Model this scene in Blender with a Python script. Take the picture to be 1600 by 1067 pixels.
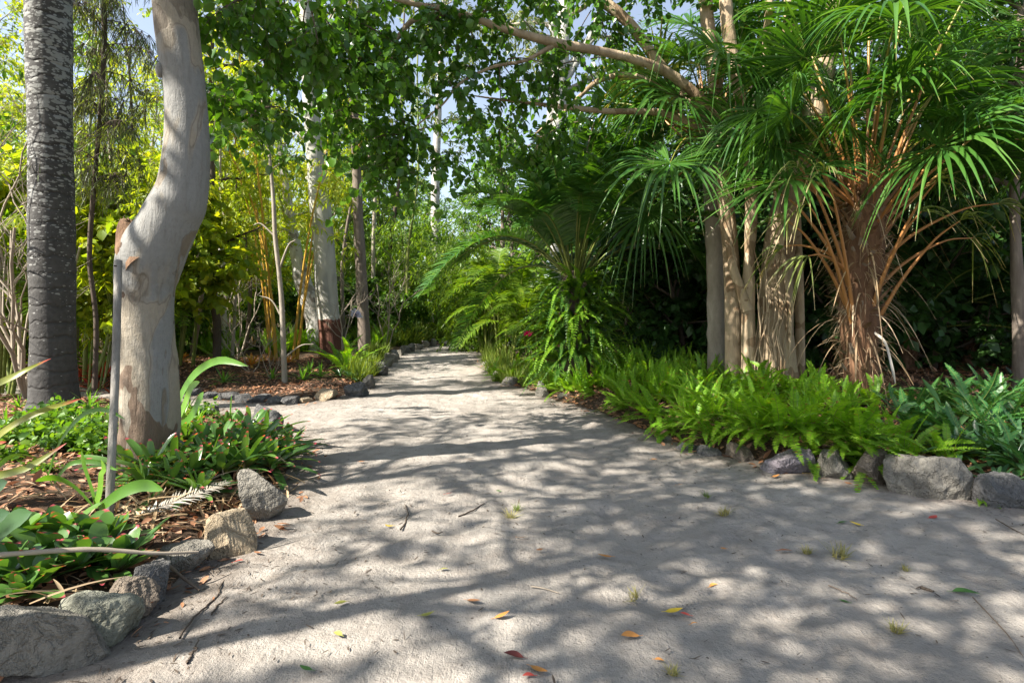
import bpy, math, numpy as np
from math import radians as R, sin, cos, pi
sc = bpy.context.scene
for o in list(bpy.data.objects): bpy.data.objects.remove(o)
C = sc.collection

# ------------------------------------------------------------------ camera, sky, sun
FPX, HOR, EYE = 900.0, 485.0, 1.4
cam = bpy.data.cameras.new('camera'); camo = bpy.data.objects.new('camera', cam); C.objects.link(camo)
camo.location = (0, 0, EYE); camo.rotation_euler = (R(90), 0, 0)
cam.sensor_width = 36; cam.lens = 36*FPX/1600; cam.shift_y = -(533.5-HOR)/1600
cam.clip_end = 1500; cam.clip_start = .05
sc.camera = camo
EL = R(43); AZ = math.atan2(-.90, -.43)
world = bpy.data.worlds.new('World'); sc.world = world; world.use_nodes = True
wn = world.node_tree; bg = wn.nodes['Background']
sky = wn.nodes.new('ShaderNodeTexSky'); sky.sky_type = 'NISHITA'; sky.sun_disc = False
sky.sun_elevation = EL; sky.sun_rotation = AZ; sky.air_density = 1.0; sky.dust_density = 1.2; sky.ozone_density = 1.5
hs = wn.nodes.new('ShaderNodeHueSaturation'); hs.inputs['Saturation'].default_value = .68; wn.links.new(sky.outputs[0], hs.inputs['Color']); wn.links.new(hs.outputs[0], bg.inputs[0]); bg.inputs[1].default_value = .088
sun = bpy.data.lights.new('sun', 'SUN'); suno = bpy.data.objects.new('sun', sun); C.objects.link(suno)
sun.energy = 5.0; sun.angle = R(.53); sun.color = (1, .94, .84)
from mathutils import Vector
sd = Vector((sin(AZ)*cos(EL), cos(AZ)*cos(EL), sin(EL)))
suno.rotation_euler = sd.to_track_quat('Z', 'Y').to_euler()
sc.view_settings.view_transform = 'Standard'; sc.view_settings.look = 'None'
sc.view_settings.exposure = 1.68; sc.view_settings.gamma = 1
sc.render.engine = 'CYCLES'
sc.cycles.max_bounces = 8; sc.cycles.diffuse_bounces = 4; sc.cycles.transmission_bounces = 4; sc.cycles.transparent_max_bounces = 4

# ------------------------------------------------------------------ helpers
A = np.array
def W(px, py, Y): return A([(px-800)/FPX*Y, Y, EYE-(py-HOR)/FPX*Y])
def G(px, py):
    Y = EYE*FPX/(py-HOR); return A([(px-800)/FPX*Y, Y])
def nrm(v): return v/np.maximum(np.linalg.norm(v, axis=-1, keepdims=True), 1e-9)
UP = A([0, 0, 1.])

class MB:
    def __init__(s): s.v = []; s.q = []; s.t = []; s.m = []; s.n = 0
    def add(s, v, q, t, m=0):
        v = np.asarray(v, float).reshape(-1, 3); q = np.asarray(q, int).reshape(-1, 4)
        s.v.append(v); s.q.append(q+s.n); s.t.append(np.broadcast_to(t, (len(v),)).astype(float)); s.m.append(np.full(len(q), m)); s.n += len(v)
    def grid(s, V, t, m=0, wrap=False):
        # V (N,K,J,3): strips of K rings of J verts
        N, K, J, _ = V.shape
        idx = np.arange(N*K*J).reshape(N, K, J)
        if wrap: idx = np.concatenate([idx, idx[:, :, :1]], 2)
        q = np.stack([idx[:, :-1, :-1], idx[:, :-1, 1:], idx[:, 1:, 1:], idx[:, 1:, :-1]], -1)
        s.add(V, q, t, m)
    def mesh(s, name, mats, origin=(0, 0, 0), smooth=True):
        v = np.concatenate(s.v)-A(origin); q = np.concatenate(s.q); t = np.concatenate(s.t); m = np.concatenate(s.m)
        me = bpy.data.meshes.new(name)
        me.vertices.add(len(v)); me.vertices.foreach_set('co', v.astype(np.float32).ravel())
        me.loops.add(len(q)*4); me.loops.foreach_set('vertex_index', q.astype(np.int32).ravel())
        me.polygons.add(len(q)); me.polygons.foreach_set('loop_start', (np.arange(len(q))*4).astype(np.int32))
        me.polygons.foreach_set('material_index', m.astype(np.int32))
        me.polygons.foreach_set('use_smooth', np.full(len(q), smooth))
        at = me.attributes.new('t', 'FLOAT', 'POINT'); at.data.foreach_set('value', t.astype(np.float32))
        for mt in (mats if isinstance(mats, (list, tuple)) else [mats]): me.materials.append(mt)
        me.update(calc_edges=True); me.validate()
        return me
    def build(s, name, mats, parent=None, origin=None, smooth=True):
        if origin is None: origin = tuple(parent.location) if parent else (0, 0, 0)
        o = bpy.data.objects.new(name, s.mesh(name, mats, origin, smooth)); C.objects.link(o)
        if parent: o.parent = parent
        else: o.location = origin
        return o

def tag(o, label=None, cat=None, group=None, kind=None):
    if label: o['label'] = label
    if cat: o['category'] = cat
    if group: o['group'] = group
    if kind: o['kind'] = kind
    return o
def thing(name, label, cat, loc=(0, 0, 0), group=None):
    o = bpy.data.objects.new(name, None); C.objects.link(o); o.location = [float(a) for a in loc]
    o.empty_display_size = .2
    return tag(o, label, cat, group)
def copy_tree(o, parent=None, loc=None, rz=None, s=None, label=None, group=None):
    c = o.copy(); C.objects.link(c)
    if parent is not None: c.parent = parent
    if loc is not None: c.location = [float(a) for a in loc]
    if rz is not None: c.rotation_euler = (o.rotation_euler[0], o.rotation_euler[1], rz)
    if s is not None: c.scale = (s, s, s) if np.isscalar(s) else s
    if label: c['label'] = label
    if group: c['group'] = group
    for ch in list(o.children): copy_tree(ch, c)
    return c

def curve(p0, d, L, droop, K):
    p0 = np.atleast_2d(p0); d = nrm(np.atleast_2d(d)); L = np.broadcast_to(L, (len(p0),))[:, None, None]
    droop = np.broadcast_to(droop, (len(p0),))[:, None, None]
    s = np.linspace(0, 1, K)[None, :, None]
    return p0[:, None]+d[:, None]*L*s-UP*droop*L*s**2
def tang(P):
    T = np.gradient(P, axis=1) if P.shape[1] > 2 else np.repeat(P[:, 1:]-P[:, :-1], 2, 1)
    return nrm(T)
def ribbons(mb, P, S, Wd, fold=0., m=0, t=None):
    N, K, _ = P.shape; Wd = np.broadcast_to(Wd, (N, K))[..., None]; S = np.broadcast_to(S, P.shape)
    tt = np.linspace(0, 1, K) if t is None else t
    if fold:
        nn = nrm(np.cross(S, tang(P))); nn = nn*np.sign(nn[..., 2:]+1e-6)
        V = np.stack([P-S*Wd+nn*Wd*fold, P, P+S*Wd+nn*Wd*fold], 2); J = 3
    else: V = np.stack([P-S*Wd, P+S*Wd], 2); J = 2
    mb.grid(V, np.broadcast_to(np.broadcast_to(tt, (N, K))[..., None], (N, K, J)).ravel(), m)
def tubes(mb, P, Rd, ns=4, m=0, nz=0, rng=None):
    N, K, _ = P.shape; Rd = np.broadcast_to(Rd, (N, K)); T = tang(P)
    mt = np.abs(T.mean(1))[:, 2] > .7
    ref = np.where(mt[:, None], A([1., 0, 0]), A([0, 0, 1.]))[:, None]
    U = nrm(np.cross(T, ref)); V = np.cross(T, U)
    a = np.arange(ns)/ns*2*pi
    rr = Rd[..., None, None]*np.ones((1, 1, ns, 1))
    if nz: rr = rr*(1+nz*rng.normal(size=rr.shape))
    X = P[:, :, None]+rr*(U[:, :, None]*np.cos(a)[:, None]+V[:, :, None]*np.sin(a)[:, None])
    mb.grid(X, np.broadcast_to(np.linspace(0, 1, K)[None, :, None], (N, K, ns)).ravel(), m, True)
def smooth_path(pts, n):
    pts = A(pts, float) if not isinstance(pts, np.ndarray) else pts
    k = len(pts); q = np.vstack([2*pts[0]-pts[1], pts, 2*pts[-1]-pts[-2]])
    out = []
    for u in np.linspace(0, k-1-1e-6, n):
        i = int(u); f = u-i; a, b, c, d = q[i], q[i+1], q[i+2], q[i+3]
        out.append(.5*((2*b)+(-a+c)*f+(2*a-5*b+4*c-d)*f*f+(-a+3*b-3*c+d)*f**3))
    return A(out)
def vnoise(P, seed, sc_=1.):
    # cheap smooth 3D noise from sines
    r = np.random.default_rng(seed); o = 0
    for i in range(6):
        k = r.normal(size=3)*sc_*(1+.5*i); o = o+np.sin(P@k+r.uniform(0, 6.28))/(1+.5*i)
    return o/3
def trunk(mb, pts, rad, n=40, ns=20, m=0, seed=0, lump=.05, lsc=3., flute=0, fz=1.):
    """pts (k,4): x y z r"""
    Q = smooth_path(np.hstack([A(pts), A(rad)[:, None]]), n); P = Q[None, :, :3]; Rr = np.maximum(Q[None, :, 3], .002)
    T = tang(P); ref = A([1., 0, 0]) if abs(T[0, :, 2].mean()) > .6 else A([0, 0, 1.])
    U = nrm(np.cross(T, ref)); V = np.cross(T, U); a = np.arange(ns)/ns*2*pi
    X = P[:, :, None]+Rr[..., None, None]*(U[:, :, None]*np.cos(a)[:, None]+V[:, :, None]*np.sin(a)[:, None])
    d = vnoise(X.reshape(-1, 3), seed, lsc).reshape(X.shape[:3])*lump
    if flute:
        fl = np.sin(a*5+seed)*.5+np.sin(a*8+2*seed)*.3
        d = d+flute*fl[None, None]*np.exp(-np.maximum(P[..., 2:3]-P[0, 0, 2], 0)/fz)
    X = P[:, :, None]+(X-P[:, :, None])*(1+d[..., None])
    mb.grid(X, np.broadcast_to(np.linspace(0, 1, n)[None, :, None], (1, n, ns)).ravel(), m, True)
    return Q
def rdir(rng, n, zlo=-1, zhi=1):
    z = rng.uniform(zlo, zhi, n); a = rng.uniform(0, 2*pi, n); r = np.sqrt(np.maximum(0, 1-z*z))
    return np.stack([r*np.cos(a), r*np.sin(a), z], -1)
PROF = {3: [.35, 1, .04], 4: [.2, 1, .8, .03], 5: [.2, .85, 1, .65, .03]}
def leaves(mb, p, d, L, w, rng, K=4, fold=.25, droop=.25, m=0, flat=.6):
    n = len(p); L = np.broadcast_to(L, (n,)); P = curve(p, d, L, droop, K)
    s = nrm(np.cross(nrm(d), UP+rng.normal(size=(n, 3))*flat))[:, None]
    ribbons(mb, P, s, A(PROF[K])[None]*(L*w)[:, None], fold, m)
def sprays(mbl, mbt, p0, d, L, rng, droop=.3, nl=12, ls=.1, lw=.22, ld=.5, K=4, fold=.25, tw=.004, lm=0, tm=0, t0=.15, flat=.6):
    """twigs with alternate leaves"""
    N = len(p0); KT = 5; P = curve(p0, d, L, droop, KT)
    if mbt is not None: tubes(mbt, P, tw*A([1, .8, .6, .5, .3])[None], 3, tm)
    s = np.clip(np.linspace(t0, 1, nl)[None]+rng.normal(0, .03, (N, nl)), 0, 1)
    x = s*(KT-1); i = np.minimum(x.astype(int), KT-2); f = (x-i)[..., None]
    ar = np.arange(N)[:, None]; B = P[ar, i]*(1-f)+P[ar, i+1]*f; T = tang(P)[ar, i]
    side = nrm(np.cross(T, UP+rng.normal(0, .5, T.shape)))*np.where(np.arange(nl) % 2 == 0, 1, -1)[None, :, None]
    D = nrm(T*.55+side+rng.normal(0, .35, T.shape)-UP*ld)
    leaves(mbl, B.reshape(-1, 3), D.reshape(-1, 3), ls*rng.uniform(.6, 1.25, N*nl), lw, rng, K, fold, .2, lm, flat)

# ------------------------------------------------------------------ materials
def nt(name):
    m = bpy.data.materials.new(name); m.use_nodes = True; t = m.node_tree
    for n in list(t.nodes): t.nodes.remove(n)
    return m, t
class N_:
    def __init__(s, t): s.t = t
    def __call__(s, typ, **k):
        n = s.t.nodes.new(typ)
        for a, b in k.items():
            if a.startswith('i_'): n.inputs[int(a[2:]) if a[2:].isdigit() else a[2:].replace('_', ' ')].default_value = b
            else: setattr(n, a, b)
        return n
    def l(s, a, b): s.t.links.new(a, b)
def ramp(N, src, stops):
    r = N('ShaderNodeValToRGB'); e = r.color_ramp.elements
    while len(e) > 1: e.remove(e[0])
    e[0].position = stops[0][0]; e[0].color = (*stops[0][1], 1)
    for p, c in stops[1:]:
        x = e.new(p); x.color = (*c, 1)
    N.l(src, r.inputs[0]); return r.outputs[0]
def mixc(N, f, a, b, mode='MIX'):
    m = N('ShaderNodeMix', data_type='RGBA', blend_type=mode)
    for sck, v in ((m.inputs[0], f), (m.inputs[6], a), (m.inputs[7], b)):
        if isinstance(v, (int, float)): sck.default_value = v
        elif isinstance(v, tuple): sck.default_value = (*v, 1)
        else: N.l(v, sck)
    return m.outputs[2]
def math_(N, op, a, b=None, c=None, clamp=False):
    m = N('ShaderNodeMath', operation=op, use_clamp=clamp)
    for i, v in enumerate((a, b, c)):
        if v is None: continue
        if isinstance(v, (int, float)): m.inputs[i].default_value = v
        else: N.l(v, m.inputs[i])
    return m.outputs[0]
def noise(N, scale, detail=4, rough=.55, vec=None, dist=0):
    n = N('ShaderNodeTexNoise'); n.inputs['Scale'].default_value = scale; n.inputs['Detail'].default_value = detail
    n.inputs['Roughness'].default_value = rough; n.inputs['Distortion'].default_value = dist
    if vec is not None: N.l(vec, n.inputs['Vector'])
    return n.outputs[0]
def mapped(N, scale=(1, 1, 1), coord='Object'):
    tc = N('ShaderNodeTexCoord'); mp = N('ShaderNodeMapping'); mp.inputs['Scale'].default_value = scale
    N.l(tc.outputs[coord], mp.inputs[0]); return mp.outputs[0]
def finish(N, col, rough=.8, bump=None, bs=.3, bd=.02, spec=.3):
    p = N('ShaderNodeBsdfPrincipled'); o = N('ShaderNodeOutputMaterial')
    if isinstance(col, tuple): p.inputs['Base Color'].default_value = (*col, 1)
    else: N.l(col, p.inputs['Base Color'])
    if isinstance(rough, (int, float)): p.inputs['Roughness'].default_value = rough
    else: N.l(rough, p.inputs['Roughness'])
    p.inputs['Specular IOR Level'].default_value = spec
    if bump is not None:
        b = N('ShaderNodeBump'); b.inputs['Strength'].default_value = bs; b.inputs['Distance'].default_value = bd
        N.l(bump, b.inputs['Height']); N.l(b.outputs[0], p.inputs['Normal'])
    N.l(p.outputs[0], o.inputs[0]); return p
def leafmat(name, c1, c2, c3=None, tip=None, base=None, trans=.45, rough=.45, spec=.4, tipat=.85, tcol=None, streak=0, dead=None):
    """two or three leaf colours chosen per leaf; optional tip and base colours along the blade"""
    m, t = nt(name); N = N_(t); g = N('ShaderNodeNewGeometry'); r = g.outputs['Random Per Island']
    st = [(0, c1), (.6, c2)]+([(1, c3)] if c3 else [])
    col = ramp(N, r, st)
    if dead: 
        col = mixc(N, math_(N, 'GREATER_THAN', r, 1-dead[0]), col, dead[1])
    at = N('ShaderNodeAttribute', attribute_name='t').outputs['Fac']
    if streak:
        nz = noise(N, 30, 2, .5, mapped(N, (1, 1, 1))); col = mixc(N, math_(N, 'MULTIPLY', nz, streak), col, tuple(a*.5 for a in c1))
    big = noise(N, 1.3, 2, .5, mapped(N)); col = mixc(N, math_(N, 'MULTIPLY', math_(N, 'SUBTRACT', big, .35, clamp=True), 1.2), col, tuple(a*b for a, b in zip(c2, (1.5, 1.25, .7))))
    if base: col = mixc(N, math_(N, 'MULTIPLY_ADD', at, -4, 1.0, clamp=True), col, base)
    if tip: col = mixc(N, math_(N, 'MULTIPLY', math_(N, 'SUBTRACT', at, tipat, clamp=True), 1/(1-tipat)*1.6, clamp=True), col, tip)
    p = N('ShaderNodeBsdfPrincipled'); p.inputs['Roughness'].default_value = rough; p.inputs['Specular IOR Level'].default_value = spec
    N.l(col, p.inputs['Base Color'])
    tr = N('ShaderNodeBsdfTranslucent'); tc = mixc(N, 1., col, tcol or (1.6, 1.5, .35), 'MULTIPLY'); N.l(tc, tr.inputs[0])
    mx = N('ShaderNodeMixShader'); mx.inputs[0].default_value = trans
    N.l(p.outputs[0], mx.inputs[1]); N.l(tr.outputs[0], mx.inputs[2])
    o = N('ShaderNodeOutputMaterial'); N.l(mx.outputs[0], o.inputs[0]); return m
def barkmat(name, c1, c2, scale=6, zs=.25, bs=.6, bd=.02, rough=.9, c3=None):
    m, t = nt(name); N = N_(t); v = mapped(N, (1, 1, zs))
    n1 = noise(N, scale, 6, .65, v, .4); n2 = noise(N, scale*5, 3, .6, v)
    col = ramp(N, n1, [(.3, c1), (.7, c2)])
    if c3: col = mixc(N, math_(N, 'MULTIPLY', math_(N, 'GREATER_THAN', noise(N, 3, 3, .5, mapped(N)), .58), .7), col, c3)
    col = mixc(N, math_(N, 'MULTIPLY', n2, .35), col, tuple(a*.35 for a in c1))
    finish(N, col, rough, math_(N, 'ADD', n1, math_(N, 'MULTIPLY', n2, .4)), bs, bd); return m
def simple(name, col, rough=.6, spec=.4, var=.25, sc_=8):
    m, t = nt(name); N = N_(t); n = noise(N, sc_, 4, .6, mapped(N))
    c = mixc(N, math_(N, 'MULTIPLY', n, var*2), col, tuple(a*.4 for a in col)); finish(N, c, rough, n, .2, .01, spec); return m

def gum_mat():
    m, t = nt('gum_bark'); N = N_(t); v = mapped(N, (1.6, 1.6, .8)); tc = N('ShaderNodeTexCoord')
    n1 = noise(N, 1.4, 3, .45, v, .5); n2 = noise(N, 2.1, 3, .5, mapped(N, (1.7, 1.7, .7)), .8)
    nf = noise(N, 26, 5, .6, mapped(N))
    cream = mixc(N, nf, (.35, .305, .235), (.23, .195, .15)); nm = noise(N, 7, 5, .65, mapped(N, (1, 1, .5)), .3); cream = mixc(N, math_(N, 'MULTIPLY', math_(N, 'SUBTRACT', nm, .45, clamp=True), 2.5, clamp=True), cream, (.30, .285, .25))
    grey = mixc(N, nf, (.26, .255, .24), (.18, .178, .168))
    tan_ = mixc(N, nf, (.22, .185, .145), (.14, .115, .085))
    col = mixc(N, math_(N, 'MULTIPLY', math_(N, 'SUBTRACT', n1, .47, clamp=True), 30, clamp=True), cream, grey)
    col = mixc(N, math_(N, 'MULTIPLY', math_(N, 'SUBTRACT', n2, .60, clamp=True), 45, clamp=True), col, tan_)
    for q_, th_ in ((n2, .60), (n1, .475)):
        ed_ = math_(N, 'MULTIPLY', math_(N, 'SUBTRACT', .008, math_(N, 'ABSOLUTE', math_(N, 'SUBTRACT', q_, th_)), clamp=True), 110, clamp=True); col = mixc(N, math_(N, 'MULTIPLY', ed_, .55), col, (.09, .065, .045))
    sx = N('ShaderNodeSeparateXYZ'); N.l(tc.outputs['Object'], sx.inputs[0]); z = sx.outputs[2]
    low = math_(N, 'ADD', math_(N, 'MULTIPLY_ADD', z, -1.6, .75), math_(N, 'MULTIPLY', math_(N, 'SUBTRACT', noise(N, 3.1, 2, .5, mapped(N, (2, 2, .8))), .5), 4.2))
    br = mixc(N, noise(N, 9, 4, .6, mapped(N, (2, 2, .4))), (.09, .06, .042), (.22, .16, .115))
    col = mixc(N, math_(N, 'MULTIPLY', low, 14, clamp=True), col, br)
    vo = N('ShaderNodeTexVoronoi'); vo.inputs['Scale'].default_value = 5.5; N.l(mapped(N, (1, 1, .8)), vo.inputs['Vector'])
    sp = math_(N, 'LESS_THAN', math_(N, 'ADD', vo.outputs['Distance'], math_(N, 'MULTIPLY', nf, .1)), .155)
    col = mixc(N, sp, col, (.07, .045, .03))
    st_ = noise(N, 11, 6, .7, mapped(N, (2.2, 2.2, .35)), .5); col = mixc(N, math_(N, 'MULTIPLY', math_(N, 'SUBTRACT', st_, .52, clamp=True), 2.6, clamp=True), col, (.13, .115, .095))
    sm_ = noise(N, 34, 4, .7, mapped(N)); col = mixc(N, math_(N, 'MULTIPLY', math_(N, 'SUBTRACT', sm_, .6, clamp=True), 3, clamp=True), col, (.10, .085, .07))
    h = math_(N, 'ADD', math_(N, 'MULTIPLY', math_(N, 'MULTIPLY', math_(N, 'SUBTRACT', n2, .60, clamp=True), 45, clamp=True), -.35), math_(N, 'ADD', math_(N, 'MULTIPLY', nf, .5), math_(N, 'MULTIPLY', st_, 1.2)))
    h = math_(N, 'SUBTRACT', h, sp); h = math_(N, 'ADD', h, math_(N, 'MULTIPLY', n1, 1.2))
    finish(N, col, .75, h, .7, .02, .25); return m
def whitegum_mat():
    m, t = nt('white_gum_bark'); N = N_(t); v = mapped(N, (2, 2, .5)); tc = N('ShaderNodeTexCoord')
    n1 = noise(N, 2.2, 4, .55, v, .6); nf = noise(N, 14, 5, .6, mapped(N, (1, 1, .5)))
    col = ramp(N, n1, [(.35, (.47, .455, .42)), (.5, (.40, .39, .35)), (.62, (.29, .295, .28))])
    col = mixc(N, math_(N, 'MULTIPLY', nf, .35), col, (.34, .31, .25))
    sx = N('ShaderNodeSeparateXYZ'); N.l(tc.outputs['Object'], sx.inputs[0]); z = sx.outputs[2]
    e = math_(N, 'ADD', z, math_(N, 'MULTIPLY', noise(N, 8, 3, .5, mapped(N)), .18))
    lowf = math_(N, 'MULTIPLY', math_(N, 'SUBTRACT', 1.15, e), 30, clamp=True)
    br = mixc(N, noise(N, 12, 5, .7, mapped(N, (1, 1, .25))), (.045, .018, .014), (.22, .10, .065))
    col = mixc(N, lowf, col, br)
    h = mixc(N, lowf, math_(N, 'MULTIPLY', n1, .2), noise(N, 14, 5, .7, mapped(N, (1, 1, .25))))
    finish(N, col, .8, h, .9, .04, .25); return m
def palmtrunk_mat():
    m, t = nt('palm_bark'); N = N_(t); tc = N('ShaderNodeTexCoord')
    nf = noise(N, 18, 5, .6, mapped(N, (1, 1, 1))); nb = noise(N, 2.2, 3, .5, mapped(N, (1, 1, .6)), .4)
    col = mixc(N, nf, (.03, .029, .028), (.105, .10, .095))
    col = mixc(N, math_(N, 'MULTIPLY', math_(N, 'SUBTRACT', nb, .5, clamp=True), 3, clamp=True), col, (.11, .107, .10))
    wv = N('ShaderNodeTexWave', bands_direction='Z', wave_type='BANDS'); wv.inputs['Scale'].default_value = 1.5; wv.inputs['Distortion'].default_value = 3.2; wv.inputs['Detail'].default_value = 3; wv.inputs['Detail Scale'].default_value = 3
    N.l(tc.outputs['Object'], wv.inputs[0])
    ring = math_(N, 'MULTIPLY', math_(N, 'POWER', wv.outputs[1], 14), math_(N, 'MULTIPLY', noise(N, 5, 3, .6, mapped(N)), 1.1))
    col = mixc(N, math_(N, 'MULTIPLY', ring, .7), col, (.035, .033, .03))
    sx = N('ShaderNodeSeparateXYZ'); N.l(tc.outputs['Object'], sx.inputs[0])
    for scl, thr, zz in ((11, .34, 2.2), (22, .27, 1.5), (6, .33, 2.6)):
        vo = N('ShaderNodeTexVoronoi'); vo.inputs['Scale'].default_value = scl; N.l(mapped(N, (1, 1, zz)), vo.inputs['Vector'])
        up = math_(N, 'MULTIPLY_ADD', sx.outputs[2], .105, thr-.33)
        up = math_(N, 'MINIMUM', up, thr+.06)
        d = math_(N, 'ADD', vo.outputs['Distance'], math_(N, 'MULTIPLY', math_(N, 'SUBTRACT', noise(N, 6, 3, .6, mapped(N)), .5), .8))
        sp = math_(N, 'MULTIPLY', math_(N, 'SUBTRACT', up, d, clamp=True), 16, clamp=True)
        col = mixc(N, math_(N, 'MULTIPLY', sp, .9), col, mixc(N, nf, (.33, .33, .31), (.20, .20, .19)))
    h = math_(N, 'SUBTRACT', nf, math_(N, 'MULTIPLY', ring, 1.5))
    finish(N, col, .9, h, .6, .02, .2); return m
def sand_mat():
    m, t = nt('sand'); N = N_(t); v = mapped(N)
    n1 = noise(N, .7, 4, .55, v); n2 = noise(N, 7, 6, .7, v); n3 = noise(N, 160, 3, .75, v); n4 = noise(N, 34, 4, .7, v)
    col = ramp(N, n1, [(.3, (.29, .262, .23)), (.7, (.40, .365, .325))])
    col = mixc(N, math_(N, 'MULTIPLY', math_(N, 'SUBTRACT', n2, .42, clamp=True), 1.6, clamp=True), col, (.28, .25, .22))
    col = mixc(N, math_(N, 'MULTIPLY', math_(N, 'SUBTRACT', n3, .55, clamp=True), 3.2, clamp=True), col, (.15, .13, .115))
    col = mixc(N, math_(N, 'MULTIPLY', math_(N, 'SUBTRACT', n4, .62, clamp=True), 6, clamp=True), col, (.18, .155, .135))
    vo = N('ShaderNodeTexVoronoi'); vo.inputs['Scale'].default_value = 20; N.l(v, vo.inputs['Vector'])
    sp = math_(N, 'LESS_THAN', math_(N, 'ADD', vo.outputs['Distance'], math_(N, 'MULTIPLY', n4, .35)), .26)
    col = mixc(N, math_(N, 'MULTIPLY', sp, .85), col, (.07, .055, .045))
    n6 = noise(N, 2.3, 5, .65, v, .6); col = mixc(N, math_(N, 'MULTIPLY', math_(N, 'SUBTRACT', n6, .46, clamp=True), 3.5, clamp=True), col, mixc(N, n4, (.20, .18, .16), (.32, .29, .26)))
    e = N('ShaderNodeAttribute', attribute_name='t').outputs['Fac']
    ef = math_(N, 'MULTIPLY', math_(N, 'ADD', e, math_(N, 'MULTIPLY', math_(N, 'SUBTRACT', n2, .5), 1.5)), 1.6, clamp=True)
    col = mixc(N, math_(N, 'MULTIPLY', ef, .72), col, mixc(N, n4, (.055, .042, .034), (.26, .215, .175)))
    vt = mapped(N, (9, .35, 1)); n5 = noise(N, 1.6, 4, .6, vt, .15)
    vf = N('ShaderNodeTexVoronoi'); vf.feature = 'SMOOTH_F1'; vf.inputs['Scale'].default_value = 3.4; N.l(mixc(N, .12, v, n2), vf.inputs['Vector'])
    h = math_(N, 'ADD', math_(N, 'MULTIPLY', math_(N, 'MINIMUM', vf.outputs['Distance'], .42), 1.6), math_(N, 'MULTIPLY', n2, 1.3)); h = math_(N, 'ADD', h, math_(N, 'ADD', math_(N, 'MULTIPLY', n3, .22), math_(N, 'ADD', math_(N, 'MULTIPLY', n4, .4), math_(N, 'MULTIPLY', n5, .35))))
    finish(N, col, .95, h, .85, .035, .15); return m
def soil_mat():
    m, t = nt('soil'); N = N_(t); v = mapped(N)
    n1 = noise(N, 1.1, 4, .6, v); n2 = noise(N, 22, 5, .7, v)
    col = mixc(N, n2, (.025, .018, .013), (.13, .088, .06)); col = mixc(N, math_(N, 'MULTIPLY', math_(N, 'SUBTRACT', n1, .45, clamp=True), 3, clamp=True), col, (.10, .07, .048))
    finish(N, col, 1, n2, 1, .04, .1); return m
def rock_mat(name, c1, c2, c3):
    m, t = nt(name); N = N_(t); v = mapped(N, (1, 1, 1))
    n1 = noise(N, 3.2, 5, .6, v, .5); n2 = noise(N, 38, 5, .7, v); n3 = noise(N, 7, 4, .6, v, 1.5)
    col = ramp(N, n1, [(.3, c1), (.55, c2), (.75, c3)])
    col = mixc(N, math_(N, 'MULTIPLY', math_(N, 'SUBTRACT', n2, .5, clamp=True), 3, clamp=True), col, tuple(a*.45 for a in c1))
    col = mixc(N, math_(N, 'MULTIPLY', math_(N, 'SUBTRACT', n3, .62, clamp=True), 5, clamp=True), col, (.34, .335, .30))
    crack = math_(N, 'MULTIPLY', math_(N, 'SUBTRACT', .035, math_(N, 'ABSOLUTE', math_(N, 'SUBTRACT', noise(N, 5, 5, .7, v, .3), .5)), clamp=True), 12)
    h = math_(N, 'SUBTRACT', math_(N, 'ADD', math_(N, 'MULTIPLY', n1, 3), math_(N, 'ADD', math_(N, 'MULTIPLY', n3, 1.5), n2)), crack); finish(N, col, .9, h, 1, .03, .2); return m
M = {}
M['gum'] = gum_mat(); M['wgum'] = whitegum_mat(); M['palm'] = palmtrunk_mat(); M['sand'] = sand_mat(); M['soil'] = soil_mat()
M['rock'] = rock_mat('grey_rock', (.16, .147, .125), (.27, .25, .212), (.37, .335, .28))
M['brownrock'] = rock_mat('brown_rock', (.15, .12, .095), (.25, .205, .16), (.30, .27, .22)); M['greenrock'] = rock_mat('greenish_rock', (.19, .19, .145), (.30, .30, .24), (.38, .36, .29)); M['lilacrock'] = rock_mat('lilac_rock', (.19, .165, .185), (.28, .25, .27), (.30, .29, .26))
M['tanrock'] = rock_mat('tan_rock', (.33, .25, .16), (.42, .34, .235), (.30, .25, .19))
M['darkrock'] = rock_mat('dark_rock', (.10, .10, .098), (.155, .15, .145), (.21, .20, .19))
M['bark'] = barkmat('rough_bark', (.13, .10, .08), (.29, .24, .195), 8, .2, .8)
M['palebark'] = barkmat('pale_bark', (.26, .22, .17), (.46, .41, .34), 6, .3, .4)
M['figbark'] = barkmat('fig_bark', (.27, .195, .12), (.58, .45, .30), 5, .3, .9, .04, .8, (.20, .12, .06))
M['paperbark'] = barkmat('paper_bark', (.38, .35, .32), (.66, .64, .60), 6, .5, 1., .03, .9, (.16, .12, .09))
M['greypole'] = barkmat('weathered_wood', (.17, .155, .135), (.38, .355, .32), 9, .12, .9, .02)
M['darkwood'] = barkmat('dark_wood', (.06, .045, .035), (.15, .115, .085), 8, .25, .6)
M['boot'] = barkmat('palm_boot', (.09, .045, .025), (.36, .21, .12), 7, .5, .9, .03, .9, (.30, .25, .20))
M['twig'] = simple('twig', (.17, .125, .09), .9)
M['paletwig'] = simple('pale_twig', (.36, .30, .23), .9)
M['cane'] = barkmat('golden_cane', (.50, .27, .035), (.62, .38, .06), 5, .2, .2, .005, .4)
M['greencane'] = barkmat('green_cane', (.10, .15, .03), (.24, .25, .06), 5, .2, .2, .005, .45)
M['canopy'] = leafmat('canopy_leaf', (.035, .10, .016), (.065, .17, .022), (.12, .25, .03), trans=.38, rough=.28, spec=.5)
M['bright'] = leafmat('bright_leaf', (.14, .24, .025), (.25, .34, .03), (.40, .40, .034), trans=.55, rough=.5)
M['mid'] = leafmat('mid_leaf', (.045, .12, .02), (.085, .19, .028), (.16, .26, .03), trans=.45, rough=.42)
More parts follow.
